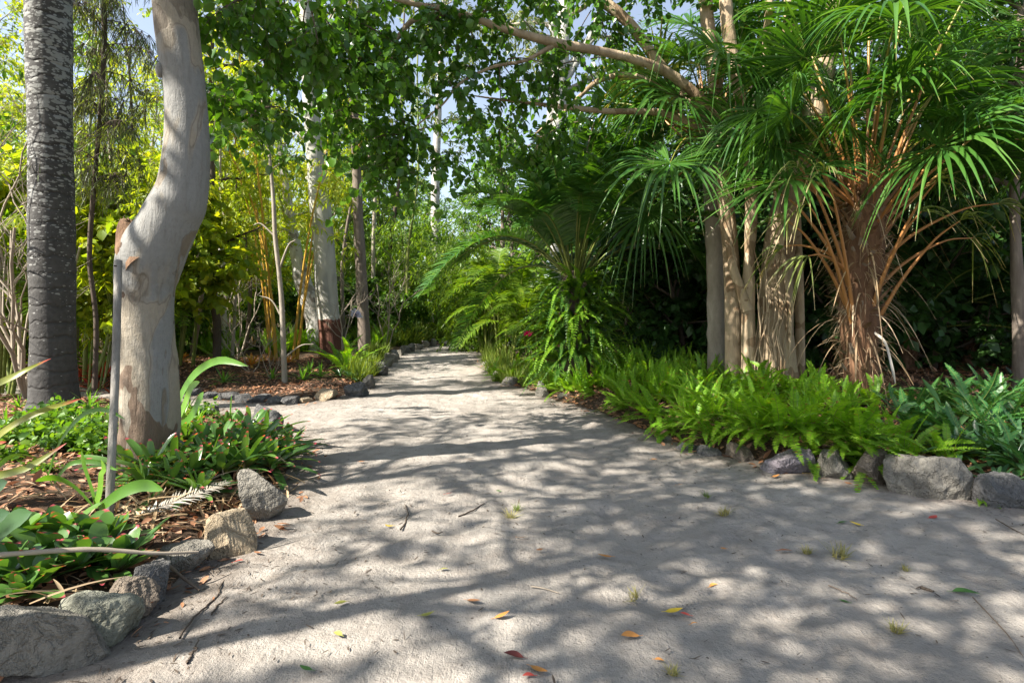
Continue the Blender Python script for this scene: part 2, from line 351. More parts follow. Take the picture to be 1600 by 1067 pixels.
M['dark'] = leafmat('dark_leaf', (.016, .05, .014), (.032, .085, .02), (.05, .125, .03), trans=.3, rough=.4)
M['greygreen'] = leafmat('gum_leaf', (.055, .09, .035), (.09, .13, .05), (.13, .17, .06), trans=.4, rough=.45)
M['fern'] = leafmat('fern_leaf', (.10, .25, .02), (.17, .36, .026), (.25, .43, .034), trans=.45, rough=.42, dead=(.025, (.22, .12, .04)))
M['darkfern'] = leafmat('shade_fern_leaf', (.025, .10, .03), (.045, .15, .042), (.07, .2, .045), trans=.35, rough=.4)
M['fan'] = leafmat('fan_palm_leaf', (.022, .085, .016), (.05, .14, .024), (.10, .21, .04), tip=(.26, .22, .09), trans=.35, rough=.33, spec=.5, tipat=.95)
M['fanpale'] = leafmat('fan_palm_leaf_dry', (.10, .16, .04), (.17, .22, .07), (.30, .27, .12), tip=(.42, .33, .18), trans=.4, rough=.4, tipat=.7)
M['frond'] = leafmat('palm_frond_leaf', (.022, .085, .016), (.045, .13, .025), (.09, .19, .03), trans=.35, rough=.35, spec=.5)
M['areca'] = leafmat('areca_leaf', (.06, .15, .016), (.12, .22, .02), (.22, .30, .028), trans=.5, rough=.4)
M['brom'] = leafmat('bromeliad_leaf', (.05, .13, .035), (.085, .19, .045), (.14, .25, .07), tip=(.60, .10, .14), base=(.12, .08, .05), trans=.3, rough=.28, spec=.5, tipat=.91)
M['bromdark'] = leafmat('dark_bromeliad_leaf', (.03, .075, .035), (.05, .12, .05), (.08, .16, .07), base=(.10, .06, .04), trans=.2, rough=.3, spec=.5)
M['strap'] = leafmat('strap_leaf', (.06, .16, .03), (.10, .24, .035), (.17, .33, .05), trans=.4, rough=.32)
M['redtip'] = leafmat('red_tipped_leaf', (.10, .15, .03), (.16, .19, .03), (.22, .23, .04), tip=(.50, .10, .07), trans=.25, rough=.35, tipat=.88)
M['redleaf'] = leafmat('red_leaf', (.30, .025, .03), (.42, .06, .04), (.30, .14, .05), trans=.35, rough=.4, tcol=(1.6, .6, .4))
M['orangeleaf'] = leafmat('orange_leaf', (.5, .16, .03), (.55, .30, .05), (.30, .30, .05), trans=.35, rough=.4, tcol=(1.4, .8, .4))
M['grass'] = leafmat('grass_blade', (.09, .17, .03), (.15, .23, .035), (.26, .30, .06), trans=.4, rough=.5)
M['drygrass'] = leafmat('dry_grass_blade', (.16, .19, .06), (.30, .28, .12), (.42, .36, .2), trans=.3, rough=.6)
M['litter'] = leafmat('litter_leaf', (.11, .055, .03), (.30, .15, .085), (.46, .27, .18), trans=.1, rough=.7, tcol=(1, .7, .5))
M['deadstrap'] = leafmat('dead_leaf', (.20, .14, .085), (.36, .27, .17), (.50, .40, .28), trans=.15, rough=.7, tcol=(1, .8, .6))
M['grey_dead'] = leafmat('grey_dead_frond', (.20, .19, .17), (.34, .32, .29), (.42, .40, .36), trans=.1, rough=.7, tcol=(1, .9, .8))
def petmat():
    m, t = nt('petiole'); N = N_(t); at = N('ShaderNodeAttribute', attribute_name='t').outputs['Fac']
    c = ramp(N, at, [(0, (.36, .13, .04)), (.3, (.42, .20, .045)), (.55, (.30, .27, .045)), (1, (.16, .24, .035))])
    n = noise(N, 12, 4, .6, mapped(N)); c = mixc(N, math_(N, 'MULTIPLY', n, .5), c, (.13, .08, .03)); finish(N, c, .4, n, .2, .01, .5); return m
M['petiole'] = petmat()
M['orangepet'] = simple('old_petiole', (.42, .19, .06), .55)
M['shaft'] = simple('crownshaft', (.16, .26, .08), .4)
M['metal'] = simple('galvanised_metal', (.33, .335, .33), .5, .5, .35, 12)
def leafcol(name, c): return simple(name, c, .5, .4, .35, 40)

# ------------------------------------------------------------------ terrain
edge_right = [(2600, 830), (1900, 812), (1600, 790), (1530, 778), (1430, 762), (1350, 752), (1240, 738), (1180, 722), (1060, 696), (1000, 674), (930, 642), (850, 619), (800, 603), (770, 582), (752, 563), (752, 550), (780, 542), (900, 539), (1500, 538.5)]
edge_far = [(1500, 534.5), (900, 533.5), (760, 533), (700, 537), (650, 544), (612, 556), (592, 570), (583, 588), (562, 607), (530, 624), (480, 631), (400, 627), (330, 620), (250, 609), (100, 602), (-300, 600)]
edge_near = [(-300, 617), (100, 622), (230, 632), (300, 641), (370, 655), (420, 672), (455, 700), (462, 730), (440, 770), (400, 805), (365, 845), (310, 890), (240, 945), (150, 1000), (60, 1050)]
poly = [G(*p) for p in edge_right+edge_far+edge_near]
poly = A(poly+[A([-2.6, 1.75]), A([-3.6, .9]), A([-5.5, -2]), A([-6, -9]), A([9, -9]), A([12, 3.2])])
def sdf(x, y):
    x = np.asarray(x, float); y = np.asarray(y, float); sh = x.shape; p = np.stack([x.ravel(), y.ravel()], -1)
    a = poly; b = np.roll(poly, -1, 0); d = np.full(len(p), 1e9); ins = np.zeros(len(p), bool)
    for i in range(len(a)):
        e = b[i]-a[i]; w = p-a[i]; u = np.clip((w@e)/(e@e), 0, 1); q = w-u[:, None]*e; d = np.minimum(d, np.hypot(q[:, 0], q[:, 1]))
        c = (a[i][1] > p[:, 1]) != (b[i][1] > p[:, 1])
        with np.errstate(divide='ignore', invalid='ignore'):
            xi = a[i][0]+(p[:, 1]-a[i][1])*(b[i][0]-a[i][0])/(b[i][1]-a[i][1])
        ins ^= c & (p[:, 0] < xi)
    return np.where(ins, -d, d).reshape(sh)
def sst(a, b, x): t = np.clip((x-a)/(b-a), 0, 1); return t*t*(3-2*t)
def und(x, y): return .012*np.sin(1.7*x+.6*y)+.010*np.sin(.8*x-1.9*y+1)+.006*np.sin(4.1*x+2.2*y)
def hgt(x, y):
    x = np.asarray(x, float); y = np.asarray(y, float); d = sdf(x, y)
    right = sst(.5, 2.5, x)*sst(22, 12, y)
    z = sst(.02, .35, d)*(.09+.05*right)+sst(.3, 2.2, d)*(.05+.16*right)
    z = z+sst(.3, 1.5, d)*(.03*np.sin(2.3*x+1)*np.sin(1.9*y)+.02*np.sin(5*x+3*y))
    return z+und(x, y)-.035*(1-sst(-.05, .06, d))-.07*sst(.1, .5, -d)
def gp(px, py, dz=0):
    x, y = G(px, py); z = float(hgt(x, y)) if sdf(x, y) > .04 else float(und(x, y))+.004
    return A([x, y, z+dz])
def at(px, Y, dz=0):
    x = (px-800)/FPX*Y; return A([x, Y, float(hgt(x, Y))+dz])

s = np.linspace(-1, 1, 321); g = 160*np.sinh(4.8*s)/np.sinh(4.8)
X, Y = np.meshgrid(g, g+7, indexing='ij'); Z = hgt(X, Y)
mb = MB(); mb.grid(np.stack([X, Y, Z], -1)[None], 0.)
tag(mb.build('ground', M['soil']), kind='structure')
x = np.arange(-13, 14, .06); y = np.arange(-5, 34, .06); X, Y = np.meshgrid(x, y, indexing='ij'); D = sdf(X, Y)
rr = np.random.default_rng(4)
fz = 0
for k in range(900):
    fx, fy, fa, fr = rr.uniform(-4, 6), rr.uniform(1.5, 14), rr.uniform(0, 3.14), rr.uniform(.05, .12)
    i0, i1 = np.searchsorted(x, [fx-.4, fx+.4]); j0, j1 = np.searchsorted(y, [fy-.4, fy+.4]); xs = X[i0:i1, j0:j1]-fx; ys = Y[i0:i1, j0:j1]-fy
    u_ = (xs*cos(fa)+ys*sin(fa))/fr/1.6; w_ = (-xs*sin(fa)+ys*cos(fa))/fr; q_ = u_*u_+w_*w_
    if k == 0: fz = np.zeros_like(X)
    fz[i0:i1, j0:j1] += .011*(-np.exp(-q_)+.6*np.exp(-(np.sqrt(q_)-1.5)**2*3))
Z = fz*(D < -.1)+und(X, Y)+.0035*np.sin(17*X+3*np.sin(3*Y))*np.sin(13*Y)+.002*rr.normal(size=X.shape)
for tx in (-.95, .75):   # soft wheel ruts
    c_ = tx-.004*Y+.03*np.sin(.7*Y); Z -= .014*np.exp(-((X-c_)/.16)**2)
idx = np.arange(X.size).reshape(X.shape); ok = (D < .14); okq = ok[:-1, :-1] & ok[1:, :-1] & ok[1:, 1:] & ok[:-1, 1:]
q = np.stack([idx[:-1, :-1], idx[1:, :-1], idx[1:, 1:], idx[:-1, 1:]], -1)[okq]
used = np.unique(q); rm = np.full(X.size, -1); rm[used] = np.arange(len(used))
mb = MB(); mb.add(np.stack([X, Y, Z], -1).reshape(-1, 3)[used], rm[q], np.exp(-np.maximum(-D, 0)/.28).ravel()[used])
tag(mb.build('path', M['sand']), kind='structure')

# ------------------------------------------------------------------ rocks
def rock(px, py, w, h, mat, seed, label, depth=None, rz=0, group=None, cuts=14, lift=0., Y=None, flat=1., n=22):
    """boulder whose foot shows at pixel px,py; w,h metres"""
    r = np.random.default_rng(seed)
    u = np.linspace(-1, 1, n+1); a_, b_ = np.meshgrid(u, u, indexing='ij'); o = np.ones_like(a_)
    faces = [np.stack(f, -1) for f in ((a_, b_, o), (b_, a_, -o), (o, a_, b_), (-o, b_, a_), (b_, o, a_), (a_, -o, b_))]
    depth = depth or w*.75
    cuts = max(8, cuts-3); nn = rdir(r, cuts); hh = r.uniform(.52, .92, cuts)
    nn = np.vstack([nn, [[0, 0, 1]]]); hh = np.append(hh, .8*flat)
    loc = gp(px, py) if Y is None else at(px, Y)
    m_ = MB()
    for f in faces:
        d = nrm(np.tan(f*pi/4)); dn = d@nn.T; rad = np.where(dn > .05, hh/np.maximum(dn, .05), 9).min(-1); rad = np.minimum(rad, 1.25)
        P = d*rad[..., None]; P = P*(1+.06*vnoise(P.reshape(-1, 3), seed, 5).reshape(P.shape[:2])+.03*vnoise(P.reshape(-1, 3), seed+1, 15).reshape(P.shape[:2]))[..., None]
        P = P*A([w/2, depth/2, h/1.6]); c, s_ = cos(rz), sin(rz)
        P = np.stack([P[..., 0]*c-P[..., 1]*s_, P[..., 0]*s_+P[..., 1]*c, P[..., 2]], -1)
        m_.grid((P+A([0, depth*.4, h*.36+lift]))[None], 0.)
    o_ = m_.build('boulder' if w > .22 else 'rock', M[mat], smooth=False)
    o_.location = loc-A([0, 0, .02]); return tag(o_, label, 'boulder' if w > .22 else 'rock', group)
BL = [ # left foreground edge
 (28, 1062, .42, .28, 'rock', 'grey boulder cut off by the lower left corner of the view', .4),
 (105, 1022, .40, .23, 'greenrock', 'pale greenish slab of rock with sloping face beside the corner boulder', -.5),
 (178, 968, .24, .20, 'brownrock', 'grey rock with a flat slanted top just beyond the pale slab', .2),
 (225, 940, .22, .21, 'darkrock', 'dark upright grey rock at the end of the fallen pole', .9),
 (277, 896, .25, .17, 'rock', 'rounded grey rock half under the fallen pole end', .1),
 (333, 872, .34, .27, 'tanrock', 'sunlit sandy brown boulder at the corner of the left bed', -.3),
 (400, 815, .30, .40, 'rock', 'tall grey upright boulder below the pink tipped bromeliads', .3),
]
for i, (px, py, w, h, mt, lb, rz) in enumerate(BL): rock(px, py, w, h, mt, 40+i, lb, rz=rz, cuts=12)
rock(408, 676, .48, .36, 'darkrock', 55, 'pointed grey boulder behind the bromeliads at the side path', rz=.5, flat=1.3)
rock(322, 655, .26, .16, 'darkrock', 56, 'small dark rock by the side path right of the foreground gum')
rock(270, 648, .2, .12, 'rock', 57, 'small grey rock hidden in leaves just behind the foreground gum')
BR = [
 (1478, 779, .58, .37, 'rock', 'largest grey boulder at the right path edge with a flat worn top', .05, .45),
 (1383, 762, .36, .32, 'brownrock', 'squarish brown grey boulder left of the largest right boulder', .1, .4),
 (1310, 752, .27, .27, 'rock', 'narrow pointed grey boulder under drooping fern fronds', -.3, .3),
 (1243, 744, .36, .30, 'lilacrock', 'lilac grey boulder behind hanging fern fronds', .2, .35),
 (1168, 722, .28, .21, 'brownrock', 'brown rounded boulder where the ferns begin to spill over', .1, .3),
 (1118, 712, .24, .15, 'darkrock', 'low dark rock left of the brown rounded boulder', 0, .25),
 (1078, 702, .21, .13, 'darkrock', 'flat dark rock in the middle of the right edging', .4, .2),
 (1048, 690, .20, .11, 'rock', 'small flat grey rock near the narrow end of the right edging', .1, .2),
 (1600, 800, .34, .28, 'darkrock', 'dark boulder cut off by the right edge of the view', .4, .35),
]
for i, (px, py, w, h, mt, lb, rz, dp) in enumerate(BR): rock(px, py, w, h, mt, 70+i, lb, depth=dp, rz=rz, cuts=12, flat=1.1, lift=-.04)
rock(848, 621, .24, .26, 'rock', 90, 'pale upright stone at the foot of the feather palm bed', depth=.15, flat=1.4)
rock(878, 624, .2, .12, 'rock', 91, 'low grey stone just right of the pale upright stone')
BF = [(505, 628, .42, .24, 'tanrock', 'sunlit tan boulder at the corner of the far left bed'),
 (550, 622, .44, .30, 'darkrock', 'dark grey boulder right of the sunlit tan boulder'),
 (455, 632, .36, .16, 'darkrock', 'flat dark rock left of the sunlit tan boulder'),
 (573, 606, .36, .28, 'rock', 'grey boulder behind the dark grey corner boulder'),
 (592, 588, .42, .34, 'darkrock', 'dark boulder at the bend of the far left edging'),
 (478, 630, .2, .12, 'tanrock', 'small tan rock wedged between the flat rock and the tan boulder')]
for i, (px, py, w, h, mt, lb) in enumerate(BF): rock(px, py, w, h, mt, 100+i, lb, rz=i*.7)
GF = 'small stones along the far left bed edging'
for i, (px, py) in enumerate([(425, 630), (400, 628), (374, 627), (350, 624), (325, 621), (300, 617)]):
    rock(px, py, .32+.05*(i % 2), .14, 'darkrock', 120+i, 'low dark stone in the row edging the far bed along the side path', rz=i, group=GF, n=10)
for i, (px, py) in enumerate([(601, 574), (606, 567), (614, 560), (622, 555.5), (632, 551.5), (642, 549), (652, 546.5), (664, 544), (676, 542), (690, 540)]):
    rock(px, py, .45, .26+.05*(i % 3), 'rock', 130+i, 'pale grey stone in the row along the far left side of the path', rz=i, group='pale stones along the far path edge', n=8)
for i, (px, py) in enumerate([(795, 602), (776, 590), (768, 582), (760, 572)]):
    rock(px, py, .3, .2, 'rock', 145+i, 'weathered grey stone at the far right path edge below the grassy clumps', rz=i, group='stones at the far right path edge', n=10)

# ------------------------------------------------------------------ plant makers
def rosette(mb, c, n, L, w, rng, elo=15, ehi=75, droop=.5, K=7, fold=.35, m=0, prof=(.8, 1, 1, 1, .95, .8, .25), jit=.3):
    az = np.arange(n)*2.4+rng.uniform(0, 6.28)+rng.normal(0, jit, n); e = np.radians(np.linspace(elo, ehi, n)+rng.normal(0, 6, n))
    d = np.stack([np.cos(az)*np.cos(e), np.sin(az)*np.cos(e), np.sin(e)], -1)
    Ls = L*np.linspace(1, .6, n)*rng.uniform(.8, 1.15, n)
    P = curve(np.repeat([c], n, 0)+d*.02, d, Ls, droop*rng.uniform(.6, 1.3, n), K)
    side = np.stack([-np.sin(az), np.cos(az), np.zeros(n)], -1); side = nrm(side+rng.normal(0, .12, (n, 3)))
    pr = np.interp(np.linspace(0, 1, K), np.linspace(0, 1, len(prof)), prof)
    ribbons(mb, P, side[:, None], w/2*pr[None]*rng.uniform(.85, 1.15, (n, 1)), fold, m)
def fern_plant(mb, c, n, L, w, rng, elo=25, ehi=80, droop=.75, npin=26, az=None, m=0, p0=None, hang=False):
    az = rng.uniform(0, 2*pi, n) if az is None else az
    e = np.radians(rng.uniform(elo, ehi, n)); d = np.stack([np.cos(az)*np.cos(e), np.sin(az)*np.cos(e), np.sin(e)], -1)
    Ls = L*rng.uniform(.65, 1.2, n); K = 9
    base = (np.repeat([c], n, 0)+rng.normal(0, .04, (n, 3))*A([1, 1, .2])) if p0 is None else p0
    dr = droop*rng.uniform(.35, 1.25, n)
    P = curve(base, d, Ls, dr, K)
    side = np.stack([-np.sin(az), np.cos(az), np.zeros(n)], -1)
    side = nrm(side+rng.normal(0, .25, side.shape))
    P = P+side[:, None]*(np.sin(np.linspace(0, 3, K))*1.)[None, :, None]*rng.normal(0, .05, (n, 1, 1))
    tubes(mb, P, (.0035*np.linspace(1, .3, K))[None], 3, m+1)
    s = np.linspace(.1, .99, npin); x = s*(K-1); i = np.minimum(x.astype(int), K-2); f = (x-i)[None, :, None]
    B = P[:, i]*(1-f)+P[:, i+1]*f; T = tang(P)[:, i]
    nn = nrm(np.cross(T, side[:, None]+0*T)); nn = nn*np.sign(nn[..., 2:]+1e-6)
    ln = w/2*np.interp(s, [0, .12, .35, .7, .9, 1], [.45, .75, 1, .85, .5, .12])[None, :]*rng.uniform(.9, 1.1, (n, npin))
    sp = Ls[:, None]*(s[1]-s[0])*.40*np.ones((1, npin))
    for sg in (-1, 1):
        D = nrm(side[:, None]*sg+T*.22+nn*.18+rng.normal(0, .07, T.shape))
        P2 = np.stack([B, B+D*ln[..., None]*.6, B+D*ln[..., None]+T*ln[..., None]*.12-UP*ln[..., None]*.08], 2).reshape(-1, 3, 3)
        W2 = np.stack([sp*.95, sp*.9, sp*.25], -1).reshape(-1, 3)
        TT = np.repeat(T.reshape(-1, 1, 3), 3, 1)
        ribbons(mb, P2, TT, W2, 0, m, t=np.repeat(s[None].repeat(n, 0).reshape(-1, 1), 3, 1)*.5)
def frond(mbl, mbr, p0, d, L, droop, npair, ll, lw, rng, pet=.18, vee=.35, ldroop=.35, fwd=.55, rr_=.018, K=13, m=0, rm=0, KL=4):
    """one feather frond"""
    P = curve([p0], [d], L, droop, K); T = tang(P)
    tubes(mbr, P, (rr_*np.linspace(1, .15, K))[None], 5, rm)
    d = nrm(A(d, float)); side = nrm(np.cross(d, UP+A([.01, 0, 0])))
    s = np.linspace(pet, .995, npair); x = s*(K-1); i = np.minimum(x.astype(int), K-2); f = (x-i)[:, None]
    B = P[0][i]*(1-f)+P[0][i+1]*f; T = T[0][i]; nn = nrm(np.cross(side[None], T)); nn = nn*np.sign(nn[:, 2:]+1e-6)
    u = (s-pet)/(1-pet); ln = ll*np.interp(u, [0, .15, .5, .85, 1], [.55, .9, 1, .6, .3])
    for sg in (-1, 1):
        D = nrm(side[None]*sg+T*fwd+nn*vee+rng.normal(0, .08, T.shape)); Ls = ln*rng.uniform(.85, 1.1, npair)
        Pl = curve(B, D, Ls, ldroop*rng.uniform(.6, 1.4, npair), KL); sd_ = nrm(np.cross(D, nn))[:, None]
        ribbons(mbl, Pl, sd_, A([.6, 1, .8, .05] if KL == 4 else [.7, 1, .05])[None]*lw/2, .3, m)
def fan_leaf(parent, base, hub, size, rng, mat='fan', nseg=50, dip=.15, droop=.42, roll=0, pr=.02, label=None, spread=152, sag=.12):
    base = A(base); hub = A(hub); v = hub-base; L = np.linalg.norm(v)
    mid = (base+hub)/2+UP*sag*L; mid2 = base*.2+hub*.8+UP*sag*L*.75
    pts = np.array([base, mid, mid2, hub]); Q = smooth_path(pts, 14)
    mbp = MB(); tubes(mbp, Q[None], (pr*np.linspace(1.5, .45, 14))[None], 6)
    out = nrm(Q[-1]-Q[-3]); hz = nrm(A([out[0], out[1], 0])+1e-6)
    out = nrm(out*.6+hz*.55-UP*dip)
    side = nrm(np.cross(out, UP)); nor = nrm(np.cross(side, out)); c, s_ = cos(roll), sin(roll); side, nor = side*c+nor*s_, nor*c-side*s_
    th = np.radians(np.linspace(-spread, spread, nseg)+rng.normal(0, 1.5, nseg))
    D = nrm(np.cos(th)[:, None]*out+np.sin(th)[:, None]*side+nor*(.10+rng.normal(0, .05, (nseg, 1)))+nor*.25*(np.abs(th)/pi)[:, None])
    Ls = size*(1-.33*(np.abs(th)/pi)**1.5)*rng.uniform(.92, 1.06, nseg); K = 9; u = np.linspace(0, 1, K)
    P = hub+D[:, None]*Ls[:, None, None]*u[None, :, None]
    dr = droop*rng.uniform(.4, 1.6, nseg)
    fall = np.clip(u-.45, 0, 1)**1.6*2.6
    P = P-UP*(Ls*dr)[:, None, None]*fall[None, :, None]
    P = P-D[:, None]*(Ls*dr*.35)[:, None, None]*(np.clip(u-.5, 0, 1)**2)[None, :, None]
    S = nrm(np.cross(nor, D))[:, None]; S = S+rng.normal(0, .12, (nseg, 1, 3))
    dth = np.radians(2*spread/nseg)
    wd = size*np.sin(dth/2)*.38*np.interp(u, [0, .36, .6, 1], [.06, 1, .78, .04])
    mbl = MB(); ribbons(mbl, P, S, wd[None]*np.ones((nseg, 1)), .45)
    fo = mbl.build('fan_leaf', M[mat], parent)
    po = mbp.build('petiole', M['petiole'], parent); po.parent = fo
    if label: fo['label'] = label
    return fo

# ------------------------------------------------------------------ tree maker (prototype, local coordinates)
def make_tree(seed, h, r, base, cr, nl, leafmat_, bark, ls=.1, lw=.25, ntw=7, nleaf=10, tl=.7, droop=.25, ld=.4, K=3, nsub=5, wob=.25, top=.55, up=(20, 60), fold=.2, trunkpts=None, name='trunk', limb=None):
    rng = np.random.default_rng(seed); wood = MB(); lf = MB()
    if trunkpts is None:
        zz = np.linspace(0, h, 7); ph = rng.uniform(0, 6, 2)
        pts = np.stack([wob*np.sin(zz/h*4+ph[0])-wob*np.sin(ph[0]), wob*np.sin(zz/h*3+ph[1])-wob*np.sin(ph[1]), zz-.15], -1)
        rad = r*np.interp(zz/h, [0, .06, .5, 1], [1.35, 1, .75, .18])
    else: pts, rad = trunkpts; h = pts[-1][2]-pts[0][2]
    Q = trunk(wood, pts, rad, 40, 14, 0, seed, .06, 2.5)
    P0 = []; D0 = []
    for i in range(nl):
        f = base+(1-base)*(i+.5)/nl; f = min(.98, f+rng.normal(0, .02)); k = int(f*39); p = Q[k, :3]; rb = Q[k, 3]*.55
        az = i*2.4+rng.normal(0, .4); e = R(rng.uniform(*up)*(1-.2*f)+25*f)
        Ll = cr*(np.interp((f-base)/(1-base), [0, .35, 1], [.75, 1, top]))*rng.uniform(.75, 1.2) if limb is None else limb*rng.uniform(.7, 1.2)
        d = A([cos(az)*cos(e), sin(az)*cos(e), sin(e)])
        c = curve([p], [d], Ll, rng.uniform(-.12, .22), 9)[0]; c[1:] += np.cumsum(rng.normal(0, .02*Ll, (8, 3)), 0)*.7
        tubes(wood, c[None], (rb*np.linspace(1, .2, 9)+.004)[None], 6)
        for j in range(nsub):
            t_ = .3+.7*(j+rng.uniform(0, .6))/nsub; k2 = min(8, int(t_*8)); q = c[k2]
            T = nrm(c[k2]-c[max(k2-1, 0)]); sdv = nrm(rdir(rng, 1)[0]*.9+T*.8+A([0, 0, .15])); sl = Ll*.34*rng.uniform(.6, 1.3)
            cs = curve([q], [sdv], sl, rng.uniform(0, .3), 5); tubes(wood, cs, (rb*.3*np.linspace(1, .25, 5)+.003)[None], 4)
            kk = rng.integers(1, 5, ntw); P0.append(cs[0][kk]); D0.append(nrm(T*.3+sdv*.5+rdir(rng, ntw)*.9))
    P0 = np.concatenate(P0); D0 = np.concatenate(D0)
    sprays(lf, wood, P0, D0, tl*rng.uniform(.5, 1.3, len(P0)), rng, droop, nleaf, ls, lw, ld, K, fold, .005)
    return wood, lf
def proto(name, label, cat, group, wood, lf, bark, leaf):
    t = thing(name, label, cat, (0, 0, 0), group)
    wood.build('trunk', M[bark], t); lf.build('crown', M[leaf], t); return t
def place(pr, spots, labels=None):
    """spots: (px,Y,scale,rz[,label]); first one moves the prototype itself"""
    src = pr; out = []
    for i, sp in enumerate(spots):
        p = at(sp[0], sp[1], -.03); lab = sp[4] if len(sp) > 4 else None
        o = pr if i == 0 else copy_tree(src)
        o.location = p; o.rotation_euler = (0, 0, sp[3]); o.scale = (sp[2],)*3 if np.isscalar(sp[2]) else sp[2]
        if lab: o['label'] = lab
        out.append(o)
    return out

# ------------------------------------------------------------------ named trunks
def pxpath(lst, Y):
    """lst (px,py,width px[,Y]) -> world points and radii"""
    pts = []; rad = []
    for a in lst:
        y_ = a[3] if len(a) > 3 else Y
        pts.append(W(a[0], a[1], y_)); rad.append(a[2]/2*y_/FPX)
    return pts, rad
def rebase(pts, rad, base):
    return [A(p)-base for p in pts], rad

# foreground gum with the S-bent trunk
Yg = 4.75
gum = thing('gum_tree', 'mottled cream and grey gum tree with S-bent trunk and broken stub beside the grey pole', 'tree', at(232, Yg))
mb = MB(); rg = np.random.default_rng(1)
pts, rad = pxpath([(231, 745, 96), (231, 715, 90), (231, 694, 85), (235, 655, 82), (233, 575, 80), (229, 536, 77), (227, 457, 80), (231, 425, 88), (240, 393, 94), (257, 362, 86), (268, 338, 82), (279, 316, 80), (287, 285, 71), (292, 225, 64), (290, 150, 58), (286, 112, 60), (280, 75, 61), (272, 0, 62), (262, -80, 58), (262, -220, 52), (290, -420, 46), (330, -650, 36), (350, -850, 24), (360, -1020, 6)], Yg)
pts[0] = A([pts[1][0], pts[1][1], gum.location[2]-.1])
Qg = trunk(mb, pts, rad, 150, 40, 0, 3, .035, 4, .05, .35)
sp_, sr = pxpath([(232, 412, 70), (212, 390, 54), (203, 372, 38), (199, 357, 29), (199, 348, 22), (201, 345, 8)], Yg-.06)
trunk(mb, sp_, sr, 22, 20, 1, 5, .14, 14)
# spiky torn wood at the stub end, and a knot on the upper bend
for k in range(9):
    p = W(200+rg.uniform(-9, 11), 352+rg.uniform(-3, 5), Yg-.04+rg.uniform(-.05, .05)); tubes(mb, curve([p], [[-.35+rg.normal(0, .2), rg.normal(0, .3), 1]], rg.uniform(.03, .08), 0, 4), (A([.014, .011, .007, .001]))[None], 5, 1)
trunk(mb, [W(255, 95, Yg-.08), W(250, 108, Yg-.1), W(251, 122, Yg-.08)], [.01, .035, .02], 10, 12, 0, 8, .2, 20)
mb.build('trunk', [M['gum'], barkmat('torn_wood', (.12, .06, .035), (.30, .19, .11), 14, .4, 1)], gum)
lf = MB(); wd = MB(); P0 = []; D0 = []
for i in range(13):
    k = 112+int(i*2.9); p = Qg[k, :3]; az = i*2.4; e = R(rg.uniform(15, 55)); L_ = rg.uniform(1.4, 2.6)
    c = curve([p], [[cos(az)*cos(e), sin(az)*cos(e), sin(e)]], L_, .1, 8); tubes(wd, c, (.05*np.linspace(1, .2, 8))[None], 6)
    for j in range(34):
        P0.append(c[0][rg.integers(3, 8)]); D0.append(rdir(rg, 1, -.5, .8)[0])
ok = [i for i, p in enumerate(P0) if p[2] > 5.8]
sprays(lf, wd, A(P0)[ok], A(D0)[ok], rg.uniform(.4, 1.0, len(ok)), rg, .35, 11, .13, .2, .8, 3)
cr = lf.build('crown', M['greygreen'], gum); wd.build('branches', M['palebark'], gum)

# metal pole leaning on the gum
st = MB(); b0 = at(168, 3.62); top = W(185, 408, 4.25); tubes(st, smooth_path([b0-UP*.15, (b0+top)/2+A([.012, 0, 0]), top], 24)[None], (.025*np.ones(24))[None]*(1+.03*np.sin(np.arange(24)*1.7)), 14)
tubes(st, A([[top, top-A([0, 0, .0006])]]).astype(float), A([[.025, .001]]), 14)
pole = st.build('garden_stake', M['greypole'], origin=tuple(b0)); tag(pole, 'tall weathered grey pole pushed into the left bed and leaning on the gum tree', 'garden stake')
# its tie wires and nail near the top
nb = MB(); q_ = W(185, 416, 4.235); tubes(nb, A([[q_+A([0, -.04, 0]), q_+A([.002, -.02, 0])]]), A([[.005, .005]]), 8); n_ = nb.build('nail', M['darkwood'], pole, origin=tuple(b0))

# big grey palm trunk at left
Yp = 7.6
palm = thing('palm_tree', 'tall palm with thick dark grey ringed trunk covered in white lichen spots', 'palm', at(85, Yp))
mb = MB(); pts, rad = pxpath([(85, 655, 86), (85, 640, 78), (85, 625, 68), (84, 600, 63), (83, 520, 58), (82, 430, 60), (81, 350, 60), (79, 200, 57), (77, 100, 60), (76, 0, 61), (75, -200, 58), (75, -420, 50)], Yp)
pts[0] = A([pts[1][0], pts[1][1], palm.location[2]-.1]); Qp = trunk(mb, pts, rad, 160, 36, 0, 9, .025, 6)
z = Qp[:, 2]; mb.build('trunk', M['palm'], palm)
mb = MB(); trunk(mb, [pts[-1], pts[-1]+A([0, 0, .6]), pts[-1]+A([0, 0, 1.3])], [.22, .2, .1], 16, 20, 0, 2, .03); mb.build('crownshaft', M['shaft'], palm)
rg = np.random.default_rng(5)
for i in range(15):
    az = i*2.4; e = R(20+35*(i % 3)); l_ = MB(); r_ = MB()
    frond(l_, r_, pts[-1]+A([0, 0, 1.3]), [cos(az)*cos(e), sin(az)*cos(e), sin(e)], 3.0, 1.1, 44, .7, .045, rg, KL=3)
    f_ = l_.build('frond', M['frond'], palm); g_ = r_.build('rachis', M['greencane'], palm); g_.parent = f_

